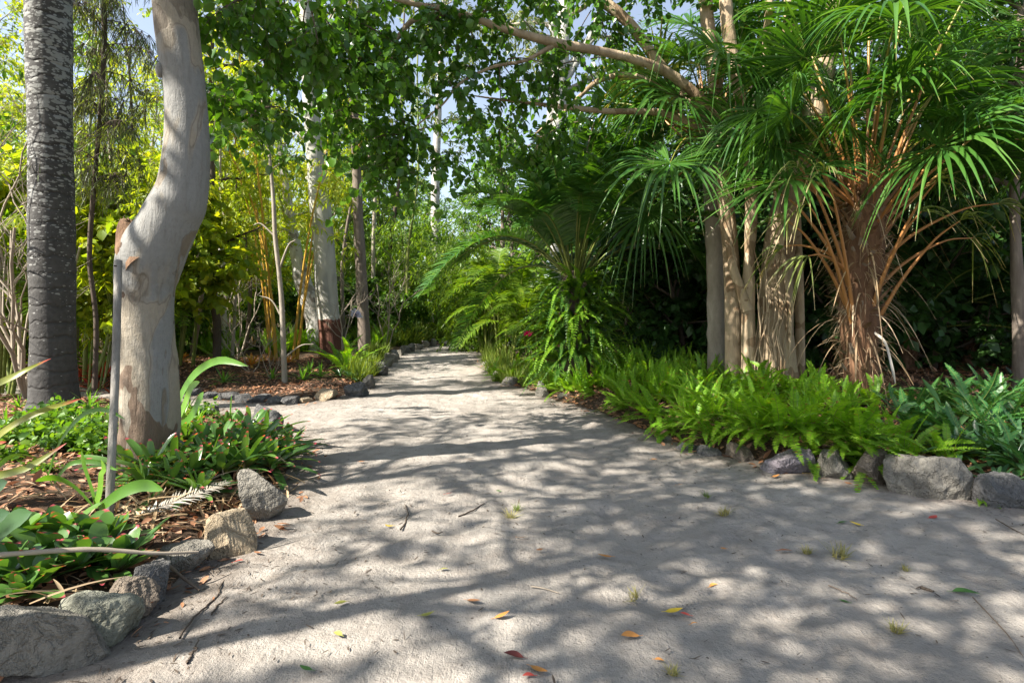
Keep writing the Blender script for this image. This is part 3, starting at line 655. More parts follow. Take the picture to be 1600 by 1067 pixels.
def solo_tree(name, label, cat, lst, Y, bark, n=60, ns=16, seed=0, lump=.05, stubs=(), crown=None, group=None, flute=0):
    pts, rad = pxpath(lst, Y); b = at(lst[0][0], Y); t = thing(name, label, cat, b, group)
    pts[0] = A([pts[0][0], pts[0][1], b[2]-.1]); m_ = MB(); Q = trunk(m_, pts, rad, n, ns, 0, seed, lump, 3, flute, .5)
    for s_ in stubs:
        a_, r_ = pxpath(s_, Y); trunk(m_, a_, r_, 14, 10, 0, seed+3, .1, 8)
    m_.build('trunk', M[bark], t)
    if crown:
        r0 = np.random.default_rng(seed+50); l_ = MB(); w_ = MB(); P0 = []; D0 = []
        for i in range(crown['n']):
            f = crown['from']+(1-crown['from'])*(i+.5)/crown['n']; p = Q[int(f*(n-1)), :3]; az = i*2.4+r0.normal(0, .3); e = R(r0.uniform(*crown.get('up', (10, 55)))); Lb = crown['L']*r0.uniform(.6, 1.2)
            c = curve([p], [[cos(az)*cos(e), sin(az)*cos(e), sin(e)]], Lb, r0.uniform(-.1, .2), 8); c[0, 1:] += np.cumsum(r0.normal(0, .02*Lb, (7, 3)), 0)
            tubes(w_, c, (crown.get('r', .04)*np.linspace(1, .15, 8)+.003)[None], 6)
            for j in range(crown['s']): P0.append(c[0][r0.integers(2, 8)]); D0.append(rdir(r0, 1, -.6, .8)[0])
        sprays(l_, w_, A(P0), A(D0), crown.get('tl', .7)*r0.uniform(.5, 1.3, len(P0)), r0, crown.get('dr', .35), crown.get('nl', 10), crown.get('ls', .1), crown.get('lw', .2), crown.get('ld', .7), 3)
        w_.build('branches', M[crown.get('wood', bark)], t); l_.build('crown', M[crown['mat']], t)
    return t, Q
solo_tree('gum_tree', 'straight white gum tree with a rough dark red bark skirt at its foot', 'tree', [(520, 570, 50), (519, 562, 44), (518, 540, 37), (514, 500, 34), (513, 492, 33), (509, 440, 34), (506, 380, 32), (500, 320, 32), (495, 260, 29), (489, 200, 26), (485, 150, 23), (482, 100, 21), (479, 40, 20), (474, -100, 18), (470, -260, 12), (468, -420, 3)], 15.2, 'wgum', 150, 24, 12, .03, stubs=[[(490, 222, 14), (478, 215, 11), (468, 210, 7), (462, 206, 3)], [(488, 282, 8), (481, 279, 6), (478, 277, 3)]],
    crown=dict(n=12, **{'from': .72}, L=2.6, s=26, mat='greygreen', ls=.17, lw=.2, tl=.8, wood='palebark'))
solo_tree('tree', 'slim straight tree with rough grey brown bark right of the white gum', 'tree', [(571, 556, 24), (570, 545, 20), (567, 480, 18), (564, 420, 17), (559, 330, 16), (557, 250, 14), (553, 170, 13), (551, 80, 11), (549, 0, 10), (548, -150, 4)], 16.5, 'bark', 90, 14, 14, .1, stubs=[[(560, 255, 7), (572, 247, 5), (584, 243, 3)]],
    crown=dict(n=12, **{'from': .55}, L=2.2, s=26, mat='mid', ls=.15, lw=.3, tl=.7))
solo_tree('tree', 'leaning white paper-barked trunk seen behind the white gum', 'tree', [(500, 534, 34), (494, 510, 31), (486, 480, 30), (478, 455, 27), (471, 430, 24), (462, 390, 18), (452, 330, 14), (440, 250, 9), (430, 150, 3)], 18, 'paperbark', 50, 14, 15, .15,
    crown=dict(n=8, **{'from': .55}, L=1.8, s=18, mat='bright', ls=.13, lw=.25))
solo_tree('sapling', 'thin pale bare-stemmed sapling rising from the red leaf litter', 'sapling', [(446, 606, 11), (445, 598, 9), (442, 520, 8), (440, 470, 7.5), (436, 425, 7), (430, 370, 6.5), (427, 310, 6), (421, 240, 5), (416, 170, 4), (412, 100, 2)], 10.6, 'palebark', 70, 10, 16, .08,
    stubs=[[(435, 425, 4), (450, 385, 3), (462, 375, 1.5)], [(442, 500, 3), (425, 470, 2), (405, 462, 1)], [(430, 370, 3), (408, 350, 2), (396, 352, 1)], [(443, 560, 3), (470, 540, 2), (490, 538, 1)]], crown=dict(n=7, **{'from': .72}, L=.8, s=10, mat='mid', ls=.1, lw=.35, tl=.4, r=.01))
solo_tree('tree', 'slim dark brown tree between the foreground gum and the golden bamboo', 'tree', [(340, 566, 14), (339, 555, 13), (339, 505, 12), (334, 470, 11), (334, 400, 10), (332, 300, 10), (330, 200, 9), (331, 80, 7), (335, -60, 4)], 13, 'darkwood', 80, 12, 17, .1,
    crown=dict(n=12, **{'from': .5}, L=1.6, s=20, mat='bright', ls=.12, lw=.3))
solo_tree('tree', 'pale grey trunk behind the slim dark brown tree', 'tree', [(349, 545, 15), (348, 480, 12), (346, 400, 11), (343, 320, 10), (352, 230, 8), (350, 120, 5)], 17, 'paperbark', 50, 12, 18, .1,
    crown=dict(n=10, **{'from': .5}, L=2, s=18, mat='bright', ls=.14, lw=.25))
solo_tree('gum_tree', 'tall grey forked gum tree standing behind the feather palm', 'tree', [(882, 540, 34), (878, 470, 30), (872, 380, 27), (869, 280, 26), (873, 200, 25), (876, 130, 23), (880, 60, 22), (884, -20, 20), (888, -200, 14), (890, -330, 4)], 19, 'wgum', 90, 16, 19, .05,
    stubs=[[(871, 300, 16), (860, 230, 15), (862, 160, 13), (870, 90, 11), (858, 20, 8), (850, -60, 6)], [(876, 120, 13), (905, 85, 9), (930, 60, 5)], [(871, 150, 10), (900, 100, 10), (925, 50, 9), (950, -20, 6)]],
    crown=dict(n=12, **{'from': .5}, L=3.4, s=26, mat='greygreen', ls=.2, lw=.18, tl=1.1, nl=12, r=.09, wood='palebark'))
solo_tree('gum_tree', 'slender pale gum tree far down the path right of centre', 'tree', [(680, 520, 16), (682, 420, 15), (680, 330, 14), (682, 240, 12), (686, 150, 10), (690, 60, 6), (692, 0, 3)], 34, 'paperbark', 50, 12, 20, .08,
    crown=dict(n=12, **{'from': .45}, L=3.2, s=22, mat='greygreen', ls=.3, lw=.2, tl=1.3, nl=10))
solo_tree('tree', 'pale lichened trunk cut by the right edge of the view', 'tree', [(1598, 650, 28), (1596, 620, 22), (1594, 540, 20), (1591, 460, 18), (1588, 400, 15), (1585, 300, 13), (1590, 200, 15), (1595, 60, 12), (1600, -100, 5)], 7.6, 'bark', 70, 16, 21, .1,
    crown=dict(n=12, **{'from': .6}, L=1.5, s=20, mat='dark', ls=.14, lw=.3))

# thin saplings of the sunny thicket
r9 = np.random.default_rng(9); gS = 'thin saplings in the thicket behind the left bed'
for i, (px, Y_, w_) in enumerate([(8, 11, 9), (26, 14, 7), (118, 13, 8), (132, 11, 7), (176, 12, 8), (205, 15, 7), (300, 15.5, 9), (318, 17, 7), (362, 14, 6), (384, 16.5, 7), (405, 20, 8), (462, 19, 7), (586, 24, 8), (610, 27, 8), (538, 21, 7), (640, 23, 6), (100, 17, 8), (235, 19, 8)]):
    b_ = at(px, Y_); py_ = HOR-(b_[2]-EYE)/Y_*FPX; l_ = r9.normal(0, 22); wv = r9.normal(0, 6)
    solo_tree('sapling', 'slender bare-stemmed sapling in the sunny thicket behind the left bed', 'sapling', [(px, py_, w_), (px+l_*.25+wv, py_-130, w_*.8), (px+l_*.6-wv, py_-270, w_*.65), (px+l_, py_-420, w_*.45), (px+l_*1.4, py_-560, w_*.2)], Y_, ['palebark', 'darkwood', 'bark', 'greencane'][i % 4], 40, 8, 300+i, .08, crown=dict(n=8, **{'from': .45}, L=.9, s=9, mat='bright' if i % 3 else 'mid', ls=.12, lw=.22, tl=.5, r=.012), group=gS)
# weeping she-oak with hanging grey green branchlets
rg = np.random.default_rng(31)
t = thing('sheoak_tree', 'slender weeping tree with fine hanging grey green branchlets between palm and gum', 'tree', at(150, 8.6))
pts, rad = pxpath([(148, 610, 8), (150, 500, 7), (140, 400, 7), (148, 280, 7), (158, 160, 7), (163, 60, 8), (160, -40, 8), (150, -160, 7), (140, -300, 3)], 8.6)
w_ = MB(); Q = trunk(w_, pts, rad, 60, 10, 0, 7, .1); l_ = MB()
for i in range(34):
    k = int(22+37*i/34); p = Q[k, :3]; az = i*2.4; e = R(rg.uniform(5, 35)); Lb = rg.uniform(.5, 1.15)*(1 if i < 24 else .8)
    c = curve([p], [[cos(az)*cos(e), sin(az)*cos(e), sin(e)]], Lb, .35, 7); tubes(w_, c, (.009*np.linspace(1, .3, 7))[None], 4)
    n = 70; B = c[0][rg.integers(1, 7, n)]; D = nrm(rdir(rg, n)*.55-UP*.75)
    Pc = curve(B, D, rg.uniform(.2, .6, n), .25, 5); tubes(w_, Pc, (.0035*A([1, .9, .8, .6, .3]))[None], 3)
    B2 = Pc[:, 1:4].reshape(-1, 3); D2 = nrm(np.repeat(D, 3, 0)*.6+rdir(rg, len(B2))*.5-UP*.3)
    ribbons(l_, curve(B2, D2, .13, .15, 3), nrm(np.cross(D2, rdir(rg, len(B2))))[:, None], A([.004, .005, .0015])[None], 0)
w_.build('trunk', M['darkwood'], t); l_.build('crown', M['greygreen'], t)

# bare pale branchy shrub between the white gum and the slim tree
rg = np.random.default_rng(33)
def bare_shrub(px, Y, label, sc_, seed, nst=3, mat='paletwig', h=2.4):
    r0 = np.random.default_rng(seed); b = at(px, Y); m_ = MB()
    def grow(p, d, L, r, lev):
        c = curve([p], [d], L, -.08, 7); c[0, 1:] += np.cumsum(r0.normal(0, .025*L, (6, 3)), 0); tubes(m_, c, (r*np.linspace(1, .55, 7))[None], 5)
        if lev == 0: return
        for k in range(3 if lev > 1 else 4):
            i = r0.integers(2, 7); grow(c[0][i], nrm(nrm(A(d))*.7+rdir(r0, 1, -.2, .7)[0]*.8), L*r0.uniform(.4, .75), r*.5, lev-1)
    for k in range(nst): grow(b-UP*.05, nrm(A([r0.normal(0, .35), r0.normal(0, .3), 1])), h*sc_*.5, .016*sc_, 3)
    return tag(m_.build('bare_shrub', M[mat], origin=tuple(b)), label, 'shrub')
bare_shrub(532, 14.6, 'leafless pale forked shrub just right of the white gum foot', 1.3, 1, 2)
bare_shrub(606, 19, 'bare pale twiggy shrub behind the slim grey brown tree', 1.7, 2, 3)
bare_shrub(425, 10.9, 'low bare grey twigs sprouting in the leaf litter by the thin sapling', .55, 3, 3)
bare_shrub(372, 15, 'bare forked twiggy shrub left of the golden bamboo', 1.5, 4, 3)
bare_shrub(392, 12, 'small bare bush with a few pale twigs near the thin sapling', .7, 5, 3)

# ------------------------------------------------------------------ golden bamboo
def bamboo(px, Y, n, label, cane, leaf, h, seed, spread=.35, rad=.022, nsp=16, lsz=.16, lowest=.3, group=None, tl=.6):
    r0 = np.random.default_rng(seed); b = at(px, Y); t = thing('bamboo_clump', label, 'bamboo', b, group); l_ = MB(); tw = MB()
    P0 = []; D0 = []; m_ = MB()
    for i in range(n):
        a = r0.uniform(0, 6.28); off = A([cos(a), sin(a), 0])*spread*r0.uniform(.1, 1); hh = h*r0.uniform(.7, 1.05)
        d = nrm(A([off[0]*.35+r0.normal(0, .04), off[1]*.35+r0.normal(0, .04), 1])); c = curve([b+off-UP*.05], [d], hh, 0, 41)
        bend = r0.uniform(.05, .3)*A([cos(a), sin(a), -.35]); c = c+bend[None, None]*hh*(np.linspace(0, 1, 41)[None, :, None]**3)*.9
        rr_ = rad*r0.uniform(.8, 1.2)*np.linspace(1, .25, 41); rr_ = rr_*np.where(np.arange(41) % 3 == 0, 1.14, 1); tubes(m_, c, rr_[None], 8)
        k = r0.integers(int(41*lowest), 41, nsp); P0.append(c[0][k]); D0.append(rdir(r0, nsp, -.3, .5))
    m_.build('canes', M[cane], t)
    P0 = np.concatenate(P0); D0 = np.concatenate(D0); L_ = tl*r0.uniform(.5, 1.3, len(P0)); c = curve(P0, D0, L_*1.2, .35, 5)
    tubes(tw, c, (.004*A([1, .8, .6, .5, .3]))[None], 3)
    for j in range(5):
        i = r0.integers(1, 5, len(P0)); q = c[np.arange(len(P0)), i]; sprays(l_, tw, q, nrm(D0*.4+rdir(r0, len(P0))*.8), L_*.55, r0, .3, 8, lsz, .12, .7, 3, 0, .002, flat=1)
    l_.build('foliage', M[leaf], t); tw.build('twigs', M[cane], t); return t
bamboo(440, 14.6, 8, 'golden caned bamboo clump left of the white gum', 'cane', 'bright', 9, 41, .42, .036, 16, .18, .5)
bamboo(402, 19, 6, 'smaller golden bamboo clump with reddish canes behind the thin sapling', 'cane', 'bright', 7, 42, .35, .03, 20, .17, .25)
bamboo(122, 10, 9, 'green caned bamboo clump just right of the lichened palm', 'greencane', 'bright', 4.6, 43, .5, .016, 15, .15, .45)
gB = 'green bamboo far beyond the left bed'
for i, (px, Y, n, h, lab) in enumerate([(60, 15, 12, 6.5, 0), (200, 18, 12, 7.5, 0), (-30, 12, 10, 6.5, 0), (300, 20, 12, 8, 0), (-80, 20, 12, 8, 0), (390, 22, 12, 8, 0)]):
    bamboo(px, Y, n, 'yellow green feathery bamboo in the bright thicket behind the left bed', 'greencane', 'bright', h, 60+i, .9, .022, 20, .2, .15, gB, .9)
bamboo(640, 25, 12, 'light green bamboo arching beside the far left end of the path', 'greencane', 'areca', 7, 70, 1.0, .025, 24, .24, .12, None, 1.1)
bamboo(618, 33, 12, 'distant bamboo behind the arching light green bamboo', 'greencane', 'mid', 10, 71, 1.5, .03, 26, .3, .1, None, 1.5)
bamboo(752, 20, 8, 'feathery light bamboo at the bend on the right side of the far path', 'greencane', 'areca', 4.2, 72, .5, .018, 22, .2, .12, None, .8)

# ------------------------------------------------------------------ background trees (prototype + copies)
wood, lf = make_tree(101, 9, .10, .22, 2.6, 16, 'bright', 'bark', .115, .24, 8, 11, .8, K=3)
p1 = proto('tree', None, 'tree', 'bright leafy trees behind the left bed', wood, lf, 'palebark', 'bright')
LB = 'bright yellow green leafy tree in the sunny thicket behind the left bed'
place(p1, [(190, 15.5, .55, 0, LB), (20, 18, 1, 2, LB), (260, 22, 1.1, 4, LB), (350, 25, 1.15, 1, LB), (120, 26, 1.25, 3, LB), (430, 24, 1.0, 5, LB), (-60, 15, 1, 2.5, LB), (500, 29, 1.15, .6, LB), (40, 32, 1.4, 5.3, LB), (230, 33, 1.4, 1.6, LB), (400, 36, 1.4, 2.8, LB)])
wood, lf = make_tree(102, 11, .17, .12, 3.0, 18, 'mid', 'bark', .19, .32, 7, 9, .9, K=3)
p2 = proto('tree', None, 'tree', 'green trees closing the far end of the path', wood, lf, 'bark', 'mid')
LM = 'mid green leafy tree in the wall of trees beyond the far end of the path'
place(p2, [(560, 36, .9, 0, LM), (640, 42, 1, 2, LM), (720, 46, .9, 4, LM), (800, 42, .95, 1, LM), (590, 50, 1.2, 3, LM), (500, 42, 1.1, 5, LM), (860, 34, .9, 2.2, LM), (930, 38, 1, .7, LM), (750, 60, 1.3, 3.3, LM), (670, 62, 1.3, 5.1, LM), (585, 29, .9, 2.3, LM), (545, 27, 1, 4.3, LM), (780, 27, .85, 1.9, LM), (300, 45, 1.3, 1.1, LM), (150, 45, 1.3, 2.1, LM), (0, 42, 1.3, 4.4, LM)])
wood, lf = make_tree(103, 9, .18, .06, 3.2, 20, 'dark', 'bark', .17, .36, 8, 9, .8, K=3)
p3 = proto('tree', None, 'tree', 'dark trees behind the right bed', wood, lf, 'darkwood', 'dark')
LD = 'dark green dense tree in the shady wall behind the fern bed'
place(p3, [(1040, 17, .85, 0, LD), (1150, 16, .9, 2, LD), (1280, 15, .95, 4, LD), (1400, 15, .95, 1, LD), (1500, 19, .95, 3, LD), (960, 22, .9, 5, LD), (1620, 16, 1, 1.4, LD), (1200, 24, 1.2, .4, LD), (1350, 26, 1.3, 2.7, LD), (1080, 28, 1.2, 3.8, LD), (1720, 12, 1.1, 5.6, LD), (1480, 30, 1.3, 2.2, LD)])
wood, lf = make_tree(104, 2.3, .05, .08, 1.2, 12, 'mid', 'bark', .14, .4, 6, 9, .45, K=3, up=(10, 60))
p4 = proto('shrub', None, 'shrub', 'leafy shrubs under the trees', wood, lf, 'darkwood', 'mid')
LS = 'leafy green shrub in the undergrowth under the background trees'
place(p4, [(705, 31, 1.1, 0, LS), (730, 33, 1.1, 2, LS), (745, 36, 1.3, 1, LS), (590, 24, 1, 3, LS), (630, 22, .75, 4, LS), (540, 23, 1, 5, LS), (470, 20, .9, 1.5, LS), (380, 18, .8, .3, LS), (310, 17, .8, 4.1, LS), (240, 15, .8, 2.6, LS), (180, 17, .9, 5.5, LS), (60, 15, .8, .9, LS), (815, 20, .9, 3.1, LS), (860, 17, .8, 1.9, LS), (830, 15.5, .6, 5.9, LS), (960, 15, .9, .2, LS), (1000, 13.5, .9, 2.9, LS), (1050, 13, .9, 4.9, LS), (660, 24, .8, 2, LS), (1470, 14, .8, 3, LS), (1330, 12.5, .8, 3.7, LS), (10, 12, .7, 5, LS), (650, 29, 1.3, 0, LS), (610, 30, 1.3, 1, LS)])
wood, lf = make_tree(105, 3.4, .06, .05, 1.5, 15, 'dark', 'bark', .15, .4, 7, 9, .5, K=3, up=(5, 60))
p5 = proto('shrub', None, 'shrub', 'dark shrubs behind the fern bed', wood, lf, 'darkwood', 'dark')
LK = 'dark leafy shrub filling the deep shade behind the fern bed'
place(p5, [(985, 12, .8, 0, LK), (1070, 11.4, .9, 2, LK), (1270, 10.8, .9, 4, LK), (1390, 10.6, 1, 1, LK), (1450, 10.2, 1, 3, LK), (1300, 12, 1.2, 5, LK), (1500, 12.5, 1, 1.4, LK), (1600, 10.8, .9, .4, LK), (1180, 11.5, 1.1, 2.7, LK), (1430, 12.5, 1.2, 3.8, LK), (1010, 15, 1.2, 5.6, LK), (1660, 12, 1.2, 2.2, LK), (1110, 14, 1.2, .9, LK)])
# far woodland closing the view
rg = np.random.default_rng(110); l_ = MB(); n = 5200
a = rg.uniform(-1.25, 1.25, n); rd = rg.uniform(58, 85, n); hh = rg.uniform(0, 1, n)**.8*(11+4*np.sin(a*9)+2.5*np.sin(a*23+1))
sprays(l_, None, np.stack([rd*np.sin(a), rd*np.cos(a), hh], -1), rdir(rg, n), 2.2, rg, .3, 10, .75, .4, .3, 3, 0)
tag(l_.build('far_woodland', M['mid']), 'distant green woodland seen through the trees', 'woodland', kind='stuff')

# ------------------------------------------------------------------ multi-stemmed fig with long limbs
rg = np.random.default_rng(200); Yf = 8.2
fig = thing('fig_tree', 'warm brown tree of several fused stems with long limbs reaching over the path', 'tree', at(1190, Yf))
fb = fig.location[2]
def stem(lst, Y, seed, n=90, ns=20, lump=.08, flute=0, name='trunk', parent=fig, bark='figbark', ground=True):
    p_, r_ = pxpath(lst, Y); 
    if ground: p_[0] = A([p_[0][0], p_[0][1], fb-.15])
    m_ = MB(); Q = trunk(m_, p_, r_, n, ns, 0, seed, lump, 3, flute, .6); o = m_.build(name, M[bark], parent); return Q, o
stem([(1208, 640, 100), (1208, 590, 74), (1210, 540, 58), (1212, 480, 50), (1214, 420, 46), (1226, 340, 42), (1245, 260, 38), (1270, 180, 36), (1290, 90, 36), (1308, 0, 30), (1318, -140, 26), (1330, -300, 20), (1340, -420, 4)], Yf, 1, 130, 28, .09, .16)
stem([(1150, 640, 50), (1147, 590, 29), (1146, 500, 26), (1142, 400, 25), (1134, 320, 24), (1124, 220, 23), (1116, 120, 21), (1104, 20, 20), (1095, -100, 20), (1080, -300, 5)], Yf+.15, 2)
stem([(1170, 640, 36), (1169, 590, 23), (1169, 520, 20), (1169, 470, 20), (1171, 400, 16), (1174, 320, 19), (1168, 220, 18), (1150, 120, 18), (1135, 20, 20), (1130, -120, 12), (1128, -250, 4)], Yf-.15, 3)
stem([(1168, 485, 20), (1158, 455, 16), (1146, 420, 14), (1140, 380, 13), (1134, 330, 11)], Yf-.2, 4, 40, 14, name='side_stem', ground=False)
stem([(1246, 640, 32), (1250, 590, 16), (1249, 480, 14), (1244, 360, 15), (1236, 240, 18), (1232, 120, 19), (1234, 0, 19), (1240, -150, 14), (1240, -320, 4)], Yf+.1, 5)
stem([(1225, 640, 20), (1230, 590, 7), (1234, 500, 7), (1222, 380, 7), (1208, 260, 8), (1192, 140, 8), (1202, 0, 12), (1204, -200, 4)], Yf-.25, 6)
# hanging roots pressed on the thick trunk
m_ = MB()
for k in range(13):
    x0 = 1184+k*3.8+rg.normal(0, 2); yy = rg.uniform(330, 500); p_ = [W(x0+rg.normal(0, 4), yy+i*(610-yy)/5, Yf-.27-.03*i+.1*abs(x0-1208)/40) for i in range(6)]
    Q = smooth_path(p_, 14); tubes(m_, Q[None], (rg.uniform(.006, .014)*np.ones(14))[None], 5)
m_.build('aerial_roots', M['figbark'], fig)
L1, _ = stem([(1150, 215, 15, 8.2), (1100, 160, 15, 8.1), (1050, 118, 15, 8), (1000, 96, 14, 7.8), (935, 80, 13, 7.6), (870, 68, 14, 7.4), (800, 49, 13, 7.2), (752, 33, 11, 7), (700, 16, 10, 6.8), (640, 5, 8, 6.6), (560, -20, 7, 6.4), (470, -40, 5, 6.2), (400, -50, 3, 6)], 8, 10, 90, 14, .08, name='limb', ground=False)
L2, _ = stem([(738, 30, 8, 6.95), (690, 22, 8, 6.85), (645, 33, 8, 6.8), (622, 58, 8, 6.75), (600, 78, 7, 6.7), (578, 90, 6, 6.65), (540, 96, 5, 6.6), (500, 106, 3, 6.5)], 8, 11, 60, 12, .1, name='limb', ground=False)
L3, _ = stem([(1160, 235, 15, 8.2), (1100, 175, 15, 8.3), (1040, 112, 15, 8.4), (1016, 80, 15, 8.4), (990, 44, 15, 8.4), (962, 18, 17, 8.4), (930, -10, 16, 8.4), (880, -80, 14, 8.4), (840, -170, 8, 8.4)], 8, 12, 60, 16, .08, name='limb', ground=False)
L4, _ = stem([(1120, 210, 12, 8.3), (1040, 178, 11, 8.2), (950, 174, 9, 8), (888, 168, 8, 7.9), (840, 163, 6, 7.8), (790, 157, 4, 7.7), (740, 150, 2, 7.6)], 8, 13, 60, 12, .1, name='limb', ground=False)
L5, _ = stem([(1085, 165, 12, 8.3), (1000, 120, 9, 8.6), (940, 125, 8, 8.8), (905, 152, 7, 8.9), (885, 172, 6, 8.9), (860, 190, 4, 8.9), (830, 215, 2, 9)], 8, 14, 50, 10, .1, name='limb', ground=False)
L6, _ = stem([(870, 68, 8, 7.4), (820, 95, 6, 7.3), (770, 105, 5, 7.2), (720, 130, 4, 7.1), (690, 165, 3, 7), (640, 205, 2, 6.9)], 8, 15, 40, 10, .1, name='limb', ground=False)
def hang(regions, mat, parent, seed, ls, lw=.5, name='crown', ld=.55, K=4, wood='twig', tl=.45):
    r0 = np.random.default_rng(seed); l_ = MB(); w_ = MB()
    for (px, py, Y, rx, ry, rz_, nb, ns_) in regions:
        c0 = W(px, py, Y)
        for b in range(nb):
            q = c0+rdir(r0, 1)[0]*A([rx, rz_, ry])*r0.uniform(.2, 1)**.5; q2 = c0+(q-c0)*.25+UP*ry*.55; L_ = np.linalg.norm(q-q2)
            c = curve([q2], [nrm(q-q2+UP*.25)], L_*1.1, .25, 7); tubes(w_, c, (.011*np.linspace(1, .35, 7))[None], 4)
            k = r0.integers(2, 7, ns_); D = nrm(rdir(r0, ns_)*.9-UP*.3+(q-q2)*.4)
            sprays(l_, w_, c[0][k], D, tl*r0.uniform(.5, 1.3, ns_), r0, .3, 9, ls, lw, ld, K, .3, .003)
    if name: l_.build(name, M[mat], parent); w_.build('twigs', M[wood], parent)
    return l_, w_
# crown leaves on the limbs: dense glossy masses, thin see-through edges
S1 = [(385, 40, 5.4, .55, .45, .5, 11, 11), (350, 150, 5.6, .3, .3, .4, 6, 9), (430, 120, 5.5, .45, .4, .5, 11, 11), (480, 30, 5.6, .5, .4, .5, 10, 11), (400, 190, 5.5, .4, .25, .4, 7, 9),
      (545, 60, 6.4, .5, .4, .5, 10, 10), (535, 150, 6.6, .6, .4, .5, 11, 10), (600, 130, 6.8, .5, .4, .6, 10, 10), (575, 215, 7, .55, .4, .5, 12, 10), (640, 235, 7.2, .5, .35, .5, 10, 9), (610, 280, 7.2, .45, .25, .4, 6, 8), (690, 270, 7.4, .4, .3, .4, 6, 7),
      (640, 50, 6.9, .6, .35, .5, 8, 9), (730, 60, 7.1, .6, .35, .5, 8, 9), (700, 150, 7.2, .6, .35, .5, 8, 8), (780, 120, 7.4, .6, .4, .5, 8, 8), (790, 20, 7.4, .7, .35, .6, 8, 9), (850, 150, 7.8, .6, .35, .5, 7, 8), (850, 235, 8.4, .6, .35, .5, 7, 8), (910, 120, 8, .6, .4, .5, 6, 8),
      (780, 215, 8, .55, .35, .5, 8, 8), (930, 30, 8.4, .9, .4, .6, 10, 9), (1050, 20, 8.6, .9, .5, .6, 8, 9), (930, 210, 8.6, .6, .4, .5, 6, 7), (660, -60, 7, 1.2, .5, 1, 12, 10), (900, -90, 8, 1.2, .5, 1, 12, 10), (1100, -100, 8.4, 1.4, .6, 1.2, 14, 10), (1300, -200, 8.4, 1.6, .8, 1.2, 16, 10), (1200, -330, 8.4, 1.6, .8, 1.4, 16, 10)]
S1 = [a[:6]+(max(3, int(a[6]*(.5 if (a[0] < 500 and a[1] > 100) or (400 < a[0] < 560) else .62 if a[0] < 720 and a[1] > 200 else .7 if a[0] < 720 else .82))), max(5, int(a[7]*.85))) for a in S1]
hang(S1, 'canopy', fig, 201, .088)

# ------------------------------------------------------------------ shade trees standing beside and behind the viewer
wood, lf = make_tree(301, 10.5, .13, .6, 4.4, 20, 'canopy', 'bark', .115, .5, 5, 8, .8, K=3, up=(0, 40), top=.7, nsub=6)
ps = proto('tree', 'broad shade tree standing left behind the viewer, its crown dappling the path', 'tree', 'shade trees beside the viewer', wood, lf, 'bark', 'canopy')
ps.location = (-4.4, .9, 0); ps.scale = (.72,)*3
for x_, y_, s_, rz_ in ((-1.4, -.9, .72, 2), (-6.2, -1.6, .8, 4), (-3.6, -2.4, .9, 1), (-7.2, 2.0, .95, 3)):
    copy_tree(ps, loc=(x_, y_, 0), rz=rz_, s=s_)

# ------------------------------------------------------------------ fan palms on the right
rg = np.random.default_rng(210)
Yq = 6.9
fan = thing('fan_palm', 'large fan palm with shaggy brown trunk and orange leaf stalks in the fern bed', 'palm', at(1345, Yq))
mb = MB(); p_, r_ = pxpath([(1347, 665, 60), (1347, 640, 48), (1346, 600, 46), (1343, 540, 52), (1342, 480, 58), (1345, 420, 62), (1350, 370, 58), (1352, 320, 50), (1352, 280, 26)], Yq)
p_[0] = A([p_[0][0], p_[0][1], fan.location[2]-.1]); Q = trunk(mb, p_, r_, 60, 26, 0, 4, .12, 6)
mb.build('trunk', barkmat('fan_palm_trunk', (.10, .05, .028), (.24, .13, .07), 8, .3, .9), fan)
mb = MB(); fb_ = MB()
for i in range(135):
    f = .12+.8*i/135; k = int(f*59); az = i*2.4; R0 = Q[k, 3]*.9; u_ = A([cos(az), sin(az), 0]); p = Q[k, :3]+u_*R0*.8
    L_ = rg.uniform(.14, .34)+.12*f; c = curve([p], [u_*rg.uniform(.45, 1.1)+UP], L_, -.15 if rg.random() < .6 else .35, 5)
    ribbons(mb, c, A([[-sin(az), cos(az), 0]])[:, None], (A([.055, .046, .034, .024, .012])*rg.uniform(.7, 1.25))[None], .6)
n = 900; k = rg.integers(5, 58, n); az = rg.uniform(0, 6.28, n); u_ = np.stack([np.cos(az), np.sin(az), 0*az], -1); p = Q[k, :3]+u_*Q[k, 3][:, None]*1.0
ribbons(fb_, curve(p, u_*.7+rdir(rg, n)*.5-UP*.4, rg.uniform(.06, .3, n), .5, 5), nrm(np.cross(u_, rdir(rg, n)))[:, None], A([.003, .003, .002, .002, .001])[None])
